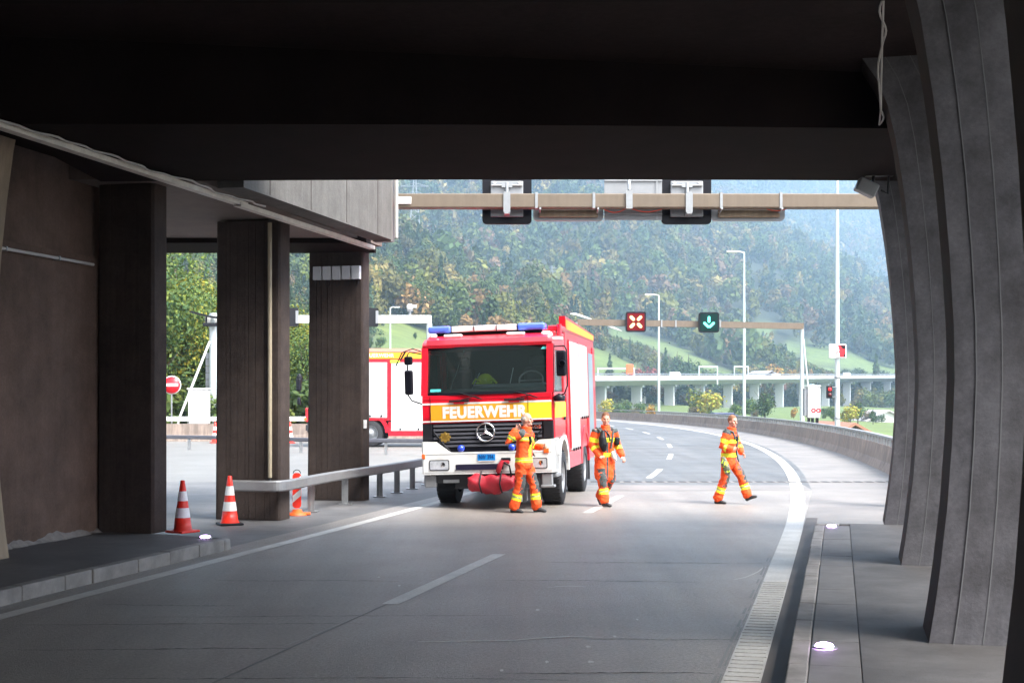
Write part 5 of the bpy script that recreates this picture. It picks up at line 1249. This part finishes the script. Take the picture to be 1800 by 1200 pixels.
# light bar and roof kit
k = B(); k.rbox(-.72,.55,.42,.66,3.325,3.435,.02); k.build('light_bar', mat('pale light bar', (.80,.66,.64), .3, coat=.4), fe)
for x0, x1 in ((-1.17,-.722),(.552,1.08)):
    k = B(); k.rbox(x0,x1,.38,.70,3.315,3.445,.04); k.build('blue_light', m_bluel, fe)
k = B()
for x in (-.72,-.28,.15,.55): k.box(x-.006,x+.006,.405,.42,3.32,3.44)
k.box(-1.1,1.0,.5,.6,3.24,3.325); k.build('bar_mount', m_black, fe)
k = B(); k.rbox(-1.14,-1.0,.36,.5,3.12,3.31,.03); k.build('bar_foot', m_white, fe)
for x in (-.85,.35): k = B(); k.rbox(x,x+.35,.3,.42,3.22,3.28,.02); k.build('bar_clamp', m_white, fe)
k = B(); k.rbox(1.0,1.2,.30,.62,3.05,3.28,.05); k.build('air_horn_cover', m_white, fe)
k = B(); k.rbox(1.09,1.34,.7,1.4,3.30,3.40,.02); k.tube([(1.30,.72,3.2),(1.30,.72,3.42)], .05, 8); k.rbox(1.0,1.24,.7,1.9,3.20,3.30,.03); k.build('roof_box', m_red, fe)
k = B(); k.tube([(1.14,.4,3.13),(1.32,.42,3.14),(1.36,.6,3.14)], .03, 8); k.build('grab_tube', m_white, fe)
k = B(); 
for x in (-.95,): k.lathe([(.04,0),(.03,-.02),(0,-.02)], 12, axis='y', M=Matrix.Translation((x,.245,3.165)))
k.build('marker_lamp', m_greyp, fe)
# mirrors
def mirror(sx):
    k = B(); x = sx*(W+.0)
    if sx < 0:
        k.tube([(x,.12,2.92),(x-.20,.02,2.96),(x-.24,.0,2.9),(x-.24,.0,2.15),(x-.18,.03,2.05),(x,.1,1.98)], .014, 6)
        m_ = k.build('mirror_arm', m_black, fe)
        k = B(); k.rbox(x-.30,x-.14,-.04,.05,2.72,2.88,.03); k.build('small_mirror', m_blackg, m_)
        k = B(); k.rbox(x-.30,x-.14,-.05,.04,2.16,2.62,.035); k.build('mirror', m_blackg, m_)
        k = B(); k.tube([(x,.1,2.97),(x-.12,-.05,3.02),(x-.30,-.15,2.95),(x-.42,-.18,2.70)], .012, 6); k.tube([(x-.24,-.1,2.98),(x-.34,-.15,2.80)], .018, 6); k.build('feeler_arm', m_black, m_)
    else:
        k.tube([(x,.25,2.98),(x+.22,.10,2.98),(x+.26,.08,2.9),(x+.26,.08,2.25),(x+.2,.1,2.10),(x,.22,2.03)], .014, 6)
        m_ = k.build('mirror_arm', m_black, fe)
        k = B(); k.rbox(x+.06,x+.24,.06,.17,2.42,2.90,.035); k.lathe([(.05,.0),(.06,.04),(.0,.05)], 10, axis='y', M=Matrix.Translation((x+.18,.02,2.66))); k.build('mirror', m_blackg, m_)
        k = B(); k.lathe([(.10,-.09),(.12,0),(0,.06)], 12, M=Matrix.Translation((x+.09,.16,2.05))); k.build('small_mirror', m_blackg, m_)
mirror(-1); mirror(1)
# superstructure
k = B(); k.rbox(-W+.02, W-.02, 2.15, 7.45, .95, 3.42, .03); k.build('superstructure', m_red, fe)
for sx in (-1,1):
    for (y0,y1,z0) in ((2.62,4.1,.72),(4.25,5.75,1.35),(6.05,6.95,.95)):
        k = B(); x = sx*(W-.02); lo, hi = sorted((x, x+sx*.022)); k.box(lo, hi, y0, y1, z0+.25, 3.18 if y0 < 6 else 3.05); sh = k.build('shutter' if y0 < 6 else 'side_panel', m_shut if y0 < 6 else mat('blue grey side panel', (.20,.27,.32), .3, coat=.4, var=.15, vscale=2), fe)
        if y0 > 6: continue
        k = B(); z = z0 + .33
        while z < 3.12: lo2, hi2 = sorted((x+sx*.022, x+sx*.026)); k.box(lo2, hi2, y0+.01, y1-.01, z, z+.052); z += .062
        tag(k.build('shutter_slat', m_shut, sh), kind='stuff')
        k = B(); 
        for q in range(4): yy = y0 + (y1-y0)*(q+.5)/4; lo2, hi2 = sorted((x+sx*.024, x+sx*.05)); k.box(lo2, hi2, yy-.03, yy+.03, z0+.22, z0+.28)
        k.build('latch', m_black, sh)
    x = sx*(W-.02); lo, hi = sorted((x, x+sx*.02))
    for ya, yb_ in ((2.56,2.60),(4.13,4.22),(5.78,6.0),(7.0,7.44)): k = B(); k.box(lo, hi, ya, yb_, 1.0, 3.2); k.build('shutter_post', m_red, fe)
    k = B(); lo, hi = sorted((sx*(W-.12), sx*(W-.01))); k.box(lo, hi, 2.2, 4.3, .62, .95); k.box(lo, hi, 6.05, 7.4, .66, .95); rg = []
    for q in range(15):
        a = PI*q/14; c, s_ = -math.cos(a), math.sin(a); rg.append([(x_, 5.15 + c*r_, .62 + s_*r_) for x_, r_ in ((lo,.64),(hi+ (0.01 if sx>0 else 0),.64),(hi+(0.01 if sx>0 else 0),.80),(lo,.80))])
    k.rings(rg, smooth=False); k.build('side_skirt', m_red, fe)
k = B(); k.prism([(2.12,3.36),(2.12,3.66),(7.4,3.52),(7.4,3.36)], 1.12, 1.245, 'x'); k.build('roof_rail', m_red, fe)
k = B(); k.prism([(2.2,3.40),(2.2,3.60),(7.3,3.49),(7.3,3.38)], 1.246, 1.252, 'x'); k.build('orange_band', m_gold, fe)
k = B(); k.prism([(2.12,3.36),(2.12,3.55),(7.4,3.50),(7.4,3.36)], -1.245, -1.12, 'x'); k.build('roof_rail', m_red, fe)
k = B(); k.box(1.27,1.30,4.5,6.2,.15,1.9); k.v = [(p[0]-.02,p[1],p[2]) for p in k.v]
for sx in (-1,1): k = B(); k.box(min(sx*.84,sx*1.22), max(sx*.84,sx*1.22), 6.0, 6.03, .18, .9); k.build('mud_flap', m_dark, fe)

# ------------------------------------------------------------------ second fire engine, side on
f2 = thing('fire_engine', 'second fire engine parked side on in the yard with tall white shutters and red frame', 'fire engine', (-5.42, 52.0, .2), 0)
# local x along the truck (front to the left, negative), y away
k = MB(); k.box(-1.2,6.0,.2,2.3,.55,1.0); k.build('chassis', m_dark, f2)
for x in (0.0, 4.1):
    for y in (.22, 2.28):
        o = link_mesh('wheel', TY, f2, (x, y, .52), (0,0,PI/2)); link_mesh('rim', RM, o, rot=(0,0,PI if y < 1 else 0))
k = MB(); k.rbox(-.75, 6.2, .0, 2.5, 1.0, 3.62, .03); k.build('superstructure', m_red, f2)
k = MB(); k.prism([(-.75,.78+.2),(-.62,.98),(-.55,1.2)], 0, .1); 
rg = []
for q in range(15):
    a = PI*q/14; rg.append([(-math.cos(a)*r_, y_, .55 + math.sin(a)*r_) for y_, r_ in ((-.02,.60),(.12,.60),(.12,.74),(-.02,.74))])
k.rings(rg, smooth=False); k.box(.72,3.35,-.015,.12,.42,.95); k.build('side_skirt', m_red, f2); k = MB(); k.box(4.85,6.2,-.015,.12,.55,.95); k.build('rear_skirt', m_red, f2)
for (x0,x1,z0) in ((-.62,.66,1.12),(.82,2.9,.62),(3.0,4.9,1.2),(5.0,6.1,1.0)):
    k = MB(); k.box(x0,x1,-.025,-.001,z0,3.22); sh = k.build('shutter', m_shut, f2); k = MB(); z = z0+.05
    while z < 3.15: k.box(x0+.01,x1-.01,-.029,-.0252,z,z+.055); z += .066
    tag(k.build('shutter_slat', m_shut, sh), kind='stuff'); k = MB()
    for q in range(3): x = x0 + (x1-x0)*(q+.5)/3; k.box(x-.03,x+.03,-.05,-.026,z0+.02,z0+.10)
    k.build('latch', m_black, sh)
k = MB(); k.box(-.75,6.2,-.006,-.0015,3.36,3.60); k.build('orange_band', m_gold, f2)
me = text_mesh('FEUERWEHR', .19, .002, m_white, .003); me.transform(Matrix.Translation((.35,-.009,3.48)) @ Matrix.Rotation(PI/2, 4, 'X')); o = bpy.data.objects.new('lettering', me); COL.objects.link(o); o.parent = f2
k = MB(); k.rbox(1.45,1.95,-.012,-.007,3.40,3.57,.002); k.build('badge', m_yell, f2)
k = MB(); k.rbox(.78,1.15,-.06,-.0255,3.20,3.30,.02); k.build('side_lamp', m_hiviz, f2)
k = MB(); k.box(-.75,6.2,.02,2.48,3.622,3.75); k.build('roof_rail', mat('salmon roof edge', (.62,.25,.18), .5), f2)
k = MB(); k.rings([[(xa,.03,z),(-.82,.03,z),(-.82,2.47,z),(xa,2.47,z)] for xa, z in ((-2.28,.98),(-2.34,1.5),(-2.28,2.1),(-2.18,2.62),(-2.08,2.68))], smooth=False); k.rbox(-2.46,-2.36,.05,2.45,.95,1.5,.04); k.build('cab', m_red, f2)
k = MB(); k.rbox(-2.2,-1.2,.015,.029,1.7,2.45,.006); k.box(-2.36,-2.32,.25,2.25,1.65,2.2); k.build('cab_window', m_glassd, f2)
k = MB(); k.rbox(-2.78,-2.58,-.22,-.02,2.12,2.62,.06); k.rbox(-2.74,-2.60,-.2,-.05,1.60,1.88,.05); k.tube([(-2.6,-.1,2.5),(-2.25,.05,2.6)], .02, 6); k.lathe([(.09,-.15),(.12,0),(.02,.12)], 10, M=Matrix.Translation((-2.66,-.1,2.68))); k.build('mirror', m_blackg, f2)
k = MB(); k.rbox(-2.50,-2.40,-.01,.2,1.0,1.12,.02); k.build('indicator', m_orl, f2)
k = MB(); k.rbox(-2.45,-2.3,0.03,.30,.62,.84,.02); k.rbox(-2.4,-.9,.1,.5,.55,.98,.04); k.build('step', m_dark, f2)

# ------------------------------------------------------------------ people
def remesh(mb, voxel, smooth=3, name='tmp'):
    o = mb.build('tmp', []); md = o.modifiers.new('r', 'REMESH'); md.mode = 'VOXEL'; md.voxel_size = voxel; md.use_smooth_shade = True
    s_ = o.modifiers.new('s', 'SMOOTH'); s_.iterations = smooth; s_.factor = .5
    dg = bpy.context.evaluated_depsgraph_get(); me = bpy.data.meshes.new_from_object(o.evaluated_get(dg)); old = o.data; bpy.data.objects.remove(o); bpy.data.meshes.remove(old); me.name = name; return me
def limb(k, pts, rad, n=16, flat=None, fx=None):
    """tapered tube with ball ends; rad entries r or (rx, ry); fx: sideways axis for the elliptical section"""
    P = [Vector(p) for p in pts]; Rr = [(r, r) if not isinstance(r, tuple) else r for r in rad]
    rg = []; m = len(P)
    for i in range(m):
        t = (P[min(i+1,m-1)] - P[max(i-1,0)]).normalized(); a = Vector(fx) if fx else (Vector((1,0,0)) if abs(t.x) < .8 else Vector((0,1,0)))
        a = (a - t*a.dot(t)).normalized(); b_ = t.cross(a)
        if i == 0:
            for q in (.15,.6): 
                s_ = math.sqrt(1-(1-q)**2); rg.append([P[0] - t*min(Rr[0])*(1-q)*.9 + (a*math.cos(v)*Rr[0][0] + b_*math.sin(v)*Rr[0][1])*s_ for v in [2*PI*j/n for j in range(n)]])
        rg.append([P[i] + a*math.cos(v)*Rr[i][0] + b_*math.sin(v)*Rr[i][1] for v in [2*PI*j/n for j in range(n)]])
        if i == m-1:
            for q in (.6,.15):
                s_ = math.sqrt(1-(1-q)**2); rg.append([P[i] + t*min(Rr[i])*(1-q)*.9 + (a*math.cos(v)*Rr[i][0] + b_*math.sin(v)*Rr[i][1])*s_ for v in [2*PI*j/n for j in range(n)]])
    k.rings(rg); return k
def ball(k, c, rx, ry, rz, n=16, M=None):
    c = Vector(c); rg = []
    for i in range(1, 10):
        a = PI*i/10; rg.append([c + Vector((rx*math.sin(a)*math.cos(v), ry*math.sin(a)*math.sin(v), rz*math.cos(a))) for v in [2*PI*j/n for j in range(n)]])
    k.rings(rg, M=M); return k
def segd(p, a, b_):
    ab = b_ - a; t = max(0, min(1, (p-a).dot(ab)/max(ab.length_squared, 1e-9))); return (p - (a + ab*t)).length, t
def mesh_mats(me, mats, fn):
    me.materials.clear()
    for m in mats: me.materials.append(m)
    idx = [fn(p.center, p.normal) for p in me.polygons]; me.polygons.foreach_set('material_index', idx); me.polygons.foreach_set('use_smooth', [True]*len(idx)); me.update()
def wrinkle(me, amp, sc_, seed):
    co = [v.co + v.normal*(amp*(noise.noise(Vector((v.co.x*sc_, v.co.y*sc_, v.co.z*sc_*1.6 + seed))) - .6*abs(noise.noise(Vector((v.co.x*sc_*1.7, v.co.y*sc_*1.7, v.co.z*sc_*2.6 - seed)))))) for v in me.vertices]
    for v, c in zip(me.vertices, co): v.co = c
def hand(k, wr, d, side_n, curl=.9, s_=1.0):
    """palm from the wrist along d; side_n points to the thumb side; curl bends the fingers"""
    wr = Vector(wr); d = Vector(d).normalized(); t = Vector(side_n); t = (t - d*t.dot(d)).normalized(); up = d.cross(t)
    limb(k, [wr - d*.01, wr + d*.045*s_, wr + d*.085*s_], [(.027,.020),(.040,.017),(.040,.015)], 12, fx=t)
    for j, (o_, L) in enumerate(((.028,.072),(.010,.080),(-.009,.075),(-.027,.058))):
        p = wr + d*.085*s_ + t*o_; q1 = p + (d*math.cos(curl*.5) + up*math.sin(curl*.5))*L*.45; q2 = q1 + (d*math.cos(curl*1.4) + up*math.sin(curl*1.4))*L*.32; q3 = q2 + (d*math.cos(curl*2) + up*math.sin(curl*2))*L*.25
        limb(k, [p - d*.02, p, q1, q2, q3], [.0095,.0095,.009,.008,.007], 8)
    b0 = wr + d*.03 + t*.025; limb(k, [b0 - t*.01, b0 + (t*.8 + d*.6)*.03, b0 + (t*.7 + d)*.05 + up*.012], [.013,.011,.009], 8)
def person(loc, rz, lab, P, hair, hairm, extras=None, coatlen=.72, style=0, head_yaw=0.0, scale=1.0, seed=1):
    o = thing('person', lab, 'person', loc, rz, None); o.scale = (scale,)*3
    V = {k_: Vector(v) for k_, v in P.items() if isinstance(v, tuple)}; hip = V['hip']; neck = V['neck']; hd = V['head']
    HM = Matrix.Translation(hd) @ Matrix.Rotation(head_yaw, 4, 'Z') @ Matrix.Rotation(P.get('nod', (0,0,0))[0], 4, 'X')
    # body: head, neck, hands and the frame inside the clothes, one continuous skin
    k = MB()
    k2 = []
    ball(k, (0, .012, .02), .074, .092, .108, 20, HM); ball(k, (0, -.022, -.055), .054, .062, .062, 16, HM)
    limb(k, [HM @ Vector((0,-.085,.012)), HM @ Vector((0,-.103,-.022))], [.011,.016], 8); ball(k, (0,-.082,-.078), .026, .018, .014, 10, HM)
    ball(k, (0,-.080,-.052), .026, .012, .009, 10, HM); ball(k, (0,-.072,.034), .052, .016, .012, 10, HM)
    ball(k, (-.042,-.06,-.02), .024, .02, .026, 10, HM); ball(k, (.042,-.06,-.02), .024, .02, .026, 10, HM)
    for sx in (-1,1): ball(k, (sx*.076,.012,-.012), .010, .019, .032, 10, HM)
    limb(k, [neck - Vector((0,0,.05)), neck, HM @ Vector((0,.015,-.05))], [.062,.055,.054], 14)
    limb(k, [hip, (hip+neck)/2, neck - Vector((0,.0,.06))], [(.13,.09),(.13,.09),(.12,.07)], 14)
    for s_ in ('l', 'r'):
        sh, el, wr = V['sh_'+s_], V['el_'+s_], V['wr_'+s_]; limb(k, [neck - Vector((0,0,.07)), sh], [.05,.045], 10); limb(k, [sh, el, wr], [.045,.036,.026], 12)
        hj, kn, an = V['hj_'+s_], V['kn_'+s_], V['an_'+s_]; limb(k, [hj, kn, an], [.075,.052,.036], 12)
        d = P.get('hd_'+s_, None); d = Vector(d) if d else (wr - el); hand(k, wr, d, P.get('th_'+s_, (0,-1,0)), P.get('cu_'+s_, .9))
    me = remesh(k, .0085, 2, 'body'); Hi = HM.inverted()
    def fb(c, n_):
        q = Hi @ c
        if q.length < .16:
            if q.y < -.060 and .004 < q.z < .020 and .016 < abs(q.x) < .044: return 1
            if q.y < -.070 and -.062 < q.z < -.050 and abs(q.x) < .024: return 2
        return 0
    mesh_mats(me, [m_skin, m_eye, m_lip], fb); link_mesh('body', me, o)
    # hair
    k = MB()
    if hair == 'short':
        ball(k, (0,.022,.036), .082, .096, .104, 20, HM); me = remesh(k, .009, 1, 'hair')
        bm = bmesh.new(); bm.from_mesh(me); dl = [v for v in bm.verts if (lambda q: (q.y < -.035 and q.z < .075) or q.z < -.03 - .0*q.y or (abs(q.x) > .05 and q.y < .0 and q.z < .03))(Hi @ v.co)]; bmesh.ops.delete(bm, geom=dl, context='VERTS'); bm.to_mesh(me); bm.free()
    else:   # receding fringe round a bald crown
        ball(k, (0,.028,.012), .080, .088, .088, 20, HM); me = remesh(k, .009, 1, 'hair')
        bm = bmesh.new(); bm.from_mesh(me); dl = [v for v in bm.verts if (lambda q: q.y < .0 or q.z > (.055 if hair == 'fringe' else .085) or q.z < -.05)(Hi @ v.co)]; bmesh.ops.delete(bm, geom=dl, context='VERTS'); bm.to_mesh(me); bm.free()
    wrinkle(me, .004, 60, 3); mesh_mats(me, [hairm], lambda c, n_: 0); link_mesh('hair', me, o)
    # trousers
    k = MB(); limb(k, [hip + Vector((0,0,.10)), hip, hip - Vector((0,0,.08))], [(.165,.125),(.180,.140),(.165,.130)], 20)
    for s_ in ('l','r'):
        hj, kn, an = V['hj_'+s_], V['kn_'+s_], V['an_'+s_]; mid = (hj+kn)/2; m2 = (kn+an)/2; limb(k, [hj, mid, kn, m2, an + (kn-an).normalized()*.03], [.112,.104,.090,.094,.102], 18)
    me = remesh(k, .0125, 3, 'trousers'); wrinkle(me, .016, 9, seed); wrinkle(me, .007, 24, seed+5)
    LG_ = {s_: (V['hj_'+s_], V['kn_'+s_], V['an_'+s_]) for s_ in 'lr'}
    def ft(c, n_):
        best = None
        for s_ in 'lr':
            hj, kn, an = LG_[s_]; d1, t1 = segd(c, hj, kn); d2, t2 = segd(c, kn, an)
            for dd, t, part in ((d1, t1, 0), (d2, t2, 1)):
                if best is None or dd < best[0]: best = (dd, t, part, s_)
        dd, t, part, s_ = best
        if part == 1 and .40 < t < .66:
            return 2 if .49 < t < .545 else 1
        fr = n_.y < -.62
        if (part == 0 and t > .50 and fr) or (part == 1 and t < .34 and fr): return 3
        return 0
    mesh_mats(me, [m_oran, m_yel, m_silv, m_pad], ft); link_mesh('trousers', me, o)
    # jacket
    k = MB(); sp = hip - Vector((0,0,hip.z - coatlen)); up = (neck - hip)
    limb(k, [(hip.x, hip.y, coatlen), hip + Vector((0,0,.06)), hip + up*.38, hip + up*.66, hip + up*.86, neck - Vector((0,0,.035))],
         [(.200,.160),(.190,.150),(.182,.142),(.198,.148),(.185,.125),(.085,.08)], 24, fx=P.get('fx', (1,0,0)))
    for s_ in 'lr':
        sh, el, wr = V['sh_'+s_], V['el_'+s_], V['wr_'+s_]; limb(k, [neck*.45 + sh*.55 - Vector((0,0,.03)), sh, (sh+el)/2, el, (el+wr)/2, wr - (wr-el).normalized()*.015], [.075,.086,.080,.074,.068,.062], 16)
    me = remesh(k, .0125, 3, 'jacket'); wrinkle(me, .011, 8, seed+9); wrinkle(me, .006, 26, seed+2)
    AR = {s_: (V['sh_'+s_], V['el_'+s_], V['wr_'+s_]) for s_ in 'lr'}; zc = hip.z
    def fj(c, n_):
        best = (9,)
        for s_ in 'lr':
            sh, el, wr = AR[s_]
            for a, b_, part in ((sh, el, 0), (el, wr, 1)):
                dd, t = segd(c, a, b_)
                if dd < best[0]: best = (dd, t, part, s_)
        core = segd(c, hip - Vector((0,0,.2)), neck)[0]
        if best[0] < .105 and core > .14:
            dd, t, part, s_ = best
            if part == 0 and .46 < t < .74: return 2 if (.58 < t < .65 and style == 0) else 1
            if part == 1 and .20 < t < .46: return 2 if (.31 < t < .39 and style == 0) else 1
            if part == 0 and t < .08 : return 3
            return 0
        h = c.z - hip.z; L = neck.z - hip.z
        if style == 0:
            if .62 < h/L < .745: return 2 if .665 < h/L < .695 else 1
            if -.085 < h/L < .08: return 2 if -.015 < h/L < .02 else 1
            if .10 < h/L < .62 and .02 < c.x*P.get('vsx', 1) < .085 and n_.y < .5: return 1
        else:
            if .50 < h/L < .64: return 1
            if -.02 < h/L < .13: return 1
        if h/L > .87: return 3
        if n_.y < -.5 and abs(c.x - hip.x) < .022: return 3
        return 0
    mesh_mats(me, [m_oran, m_yel, m_silv, m_pad], fj); link_mesh('jacket', me, o)
    k = MB(); rg = []
    for i, (z_, r_) in enumerate(((-.04,.096),(.0,.088),(.03,.082),(.05,.086))): rg.append([(neck.x + r_*math.cos(v), neck.y - .005 + r_*1.0*math.sin(v) - (.02 if math.sin(v) < -.4 else 0), neck.z + z_ - .02*(math.sin(v) < -.5)) for v in [2*PI*j/20 for j in range(20)]])
    for z_, r_ in ((.046,.078),(.0,.070)): rg.append([(neck.x + r_*math.cos(v), neck.y - .005 + r_*math.sin(v), neck.z + z_) for v in [2*PI*j/20 for j in range(20)]])
    k.rings(rg, caps=False); k.build('collar', m_oran, o)
    # boots
    for s_ in 'lr':
        an = V['an_'+s_]; k = MB(); f = Vector(P.get('ft_'+s_, (0,-1,0))).normalized(); f2_ = Vector(P.get('fp_'+s_, f)).normalized(); dn = Vector((0,0,-1)) if abs(f2_.z) < .3 else Vector((-f2_.x*0, 0, -1))
        nrm = Vector((f2_.y, -f2_.x, 0)).normalized(); down = f2_.cross(nrm); down = down if down.z < 0 else -down
        heel = an + down*.055 - f2_*.035; toe = an + down*.068 + f2_*.165
        limb(k, [an + Vector((0,0,.05)), an + down*.03], [.055,.055], 12); limb(k, [heel, an + down*.045 + f2_*.06, toe], [(.042,.038),(.048,.042),(.046,.028)], 14, fx=nrm)
        me = remesh(k, .011, 2, 'boot'); mesh_mats(me, [m_boot], lambda c, n_: 0); link_mesh('boot', me, o)
    if extras: extras(o, V)
    return o
# first: bald man in profile, hand raised to his shoulder
def ex1(o, V):
    k = MB(); k.rbox(.0,.16,-.155,-.135,1.10,1.14,.008, M=Matrix.Rotation(R(-18), 4, 'Y') @ Matrix.Translation((-.38,0,-.02)) ); 
    k = MB(); limb(k, [(-.10,-.15,1.36),(-.09,-.16,1.30),(-.09,-.155,1.24)], [.022,.026,.02], 8); k.build('radio', m_black, o)
    k = MB(); k.prism([(-.155,1.00),(.06,1.11),(.06,1.155),(-.12,1.06)], .135, .165, 'x'); k.build('pocket_flap', m_pad, o)
    k = MB(); k.tube([(.03,-.16,1.38),(.07,-.17,1.30),(.02,-.17,1.20)], .008, 6); k.build('radio_cord', m_black, o)
P1 = dict(hip=(0,.01,.95), neck=(0,-.03,1.50), head=(0,-.055,1.665), nod=(R(4),0,0),
  sh_r=(-.185,.02,1.43), el_r=(-.30,.20,1.28), wr_r=(-.235,.075,1.49), hd_r=(.15,-.55,.45), th_r=(.3,-.2,1), cu_r=.9,
  sh_l=(.185,-.02,1.44), el_l=(.24,-.06,1.17), wr_l=(.12,-.30,1.18), hd_l=(-.3,-.9,.0), th_l=(0,0,1), cu_l=1.0,
  hj_l=(.09,.0,.90), kn_l=(.10,-.15,.50), an_l=(.10,-.20,.10), ft_l=(0,-1,0), hj_r=(-.09,.02,.90), kn_r=(-.10,.04,.50), an_r=(-.11,.16,.09), ft_r=(0,-1,0), vsx=-1)
# photo side facing us is his right side when he looks to picture right; the raised arm is the near one
person((.22, 24.55, 0), R(68), 'white haired firefighter in orange before the fire engine, one hand raised to his shoulder', P1, 'fringe', m_hairg, ex1, coatlen=.86, style=0, head_yaw=R(8), seed=2)
# second: walking towards the viewer beside the truck
def ex2(o, V):
    k = MB(); limb(k, [(-.10,-.17,1.42),(-.12,-.20,1.30),(-.11,-.21,1.18),(-.09,-.20,1.08)], [.04,.075,.08,.05], 14); me = remesh(k, .012, 2, 'mask_pouch'); mesh_mats(me, [m_black], lambda c, n_: 0); link_mesh('mask_pouch', me, o)
    k = MB(); k.tube([(-.16,.02,1.49),(-.15,-.12,1.45),(-.11,-.175,1.36)], .022, 6); k.tube([(.13,.02,1.50),(.13,-.12,1.46),(.10,-.17,1.30),(.06,-.18,1.10)], .020, 6); k.tube([(-.05,-.13,1.46),(.03,-.175,1.36),(.05,-.18,1.25)], .014, 6); k.build('harness_strap', m_pad, o)
    k = MB(); k.rbox(.17,.27,-.14,-.05,1.16,1.32,.03); k.build('radio', m_black, o)
    k = MB(); limb(k, [(.10,-.18,1.02),(.12,-.19,.95),(.15,-.17,.90)], [.04,.05,.035], 10); k.build('white_glove', m_conew, o)
P2 = dict(hip=(0,0,.95), neck=(0,-.035,1.50), head=(0,-.07,1.655), nod=(R(10),0,0),
  sh_r=(-.19,-.02,1.43), el_r=(-.255,.0,1.15), wr_r=(-.17,-.17,.97), hd_r=(.3,-.6,-.4), th_r=(.7,-.3,0), cu_r=1.0,
  sh_l=(.19,-.02,1.43), el_l=(.27,.02,1.16), wr_l=(.30,-.16,.96), hd_l=(.1,-.6,-.6), th_l=(-.7,-.3,0), cu_l=.8,
  hj_l=(.09,0,.90), kn_l=(.13,-.02,.50), an_l=(.02,.30,.16), fp_l=(-.1,-1,-.5), ft_l=(0,-1,0), hj_r=(-.09,0,.90), kn_r=(-.09,-.12,.50), an_r=(-.06,-.16,.10), ft_r=(.3,-1,0))
person((1.76, 26.0, 0), R(18), 'brown haired firefighter in long orange coat with dark harness beside the fire engine', P2, 'short', m_hairb, ex2, coatlen=.57, style=1, head_yaw=R(-16), scale=1.0, seed=7)
# third: striding to the right in mid road
def ex3(o, V):
    k = MB(); limb(k, [(-.25,.02,.92),(-.26,.0,.83),(-.24,-.03,.74),(-.24,-.04,.64)], [.05,.075,.065,.045], 12); limb(k, [(-.24,-.06,.80),(-.24,-.09,.70),(-.23,-.09,.62)], [.03,.035,.025], 10); me = remesh(k, .011, 1, 'hanging_gloves'); wrinkle(me, .012, 20, 4); mesh_mats(me, [m_glov, m_hiviz, m_tanc], lambda c, n_: 1 if noise.noise(c*22) > .28 else (2 if noise.noise(c*17 + Vector((3,3,3))) > .30 else 0)); link_mesh('hanging_gloves', me, o)
    k = MB(); k.tube([(-.12,.03,1.50),(-.11,-.13,1.44),(-.08,-.17,1.30)], .024, 6); k.tube([(.12,.03,1.50),(.11,-.13,1.44),(.08,-.17,1.30),(.02,-.17,1.15)], .020, 6); k.build('harness_strap', m_pad, o)
    k = MB(); k.rbox(-.05,.05,-.20,-.15,1.26,1.36,.02); k.build('radio', m_black, o)
    k = MB(); k.tube([(.0,-.16,1.22),(.0,-.165,1.0),(.04,-.20,.84)], .012, 6); k.build('air_hose', m_black, o)
P3 = dict(hip=(0,0,.95), neck=(0,-.045,1.49), head=(0,-.085,1.65), nod=(R(8),0,0),
  sh_r=(-.19,-.02,1.43), el_r=(-.25,.05,1.15), wr_r=(-.20,-.14,1.10), hd_r=(.35,-.8,.1), th_r=(.2,0,1), cu_r=.9,
  sh_l=(.19,-.03,1.43), el_l=(.24,-.12,1.17), wr_l=(.16,-.22,1.02), hd_l=(-.2,-.7,-.5), th_l=(-.5,0,.5), cu_l=.9,
  hj_r=(-.09,0,.90), kn_r=(-.10,.05,.50), an_r=(-.10,.20,.09), ft_r=(0,-1,0), hj_l=(.09,0,.90), kn_l=(.09,-.24,.54), an_l=(.09,-.36,.16), ft_l=(0,-1,0), fp_l=(0,-1,.40))
person((4.22, 26.6, 0), R(62), 'firefighter in orange striding across the empty lane with gloves hanging at the hip', P3, 'short', m_hairl, ex3, coatlen=.82, style=1, head_yaw=R(-20), scale=.97, seed=13)

# ------------------------------------------------------------------ haze: one closed box of even air
hm = bpy.data.materials.new('haze'); hm.use_nodes = True; nt = hm.node_tree; nt.nodes.remove(nt.nodes['Principled BSDF'])
pv = nt.nodes.new('ShaderNodeVolumePrincipled'); pv.inputs['Color'].default_value = (.50,.70,.95,1); pv.inputs['Density'].default_value = .00030; pv.inputs['Anisotropy'].default_value = .2
_lk(nt, pv.outputs[0], nt.nodes['Material Output'].inputs['Volume'])
xs_ = [v[0] for v in tv]; ys_ = [v[1] for v in tv]; zs_ = [v[2] for v in tv]
k = MB(); k.box(min(xs_)-50, max(xs_)+50, min(ys_)-50, max(ys_)+50, min(min(zs_), -6)-1, max(zs_) + 30)
tag(k.build('haze', hm), kind='stuff')
print('tris', sum(len(o.data.polygons) for o in bpy.data.objects if o.type == 'MESH'), 'objects', len(bpy.data.objects))
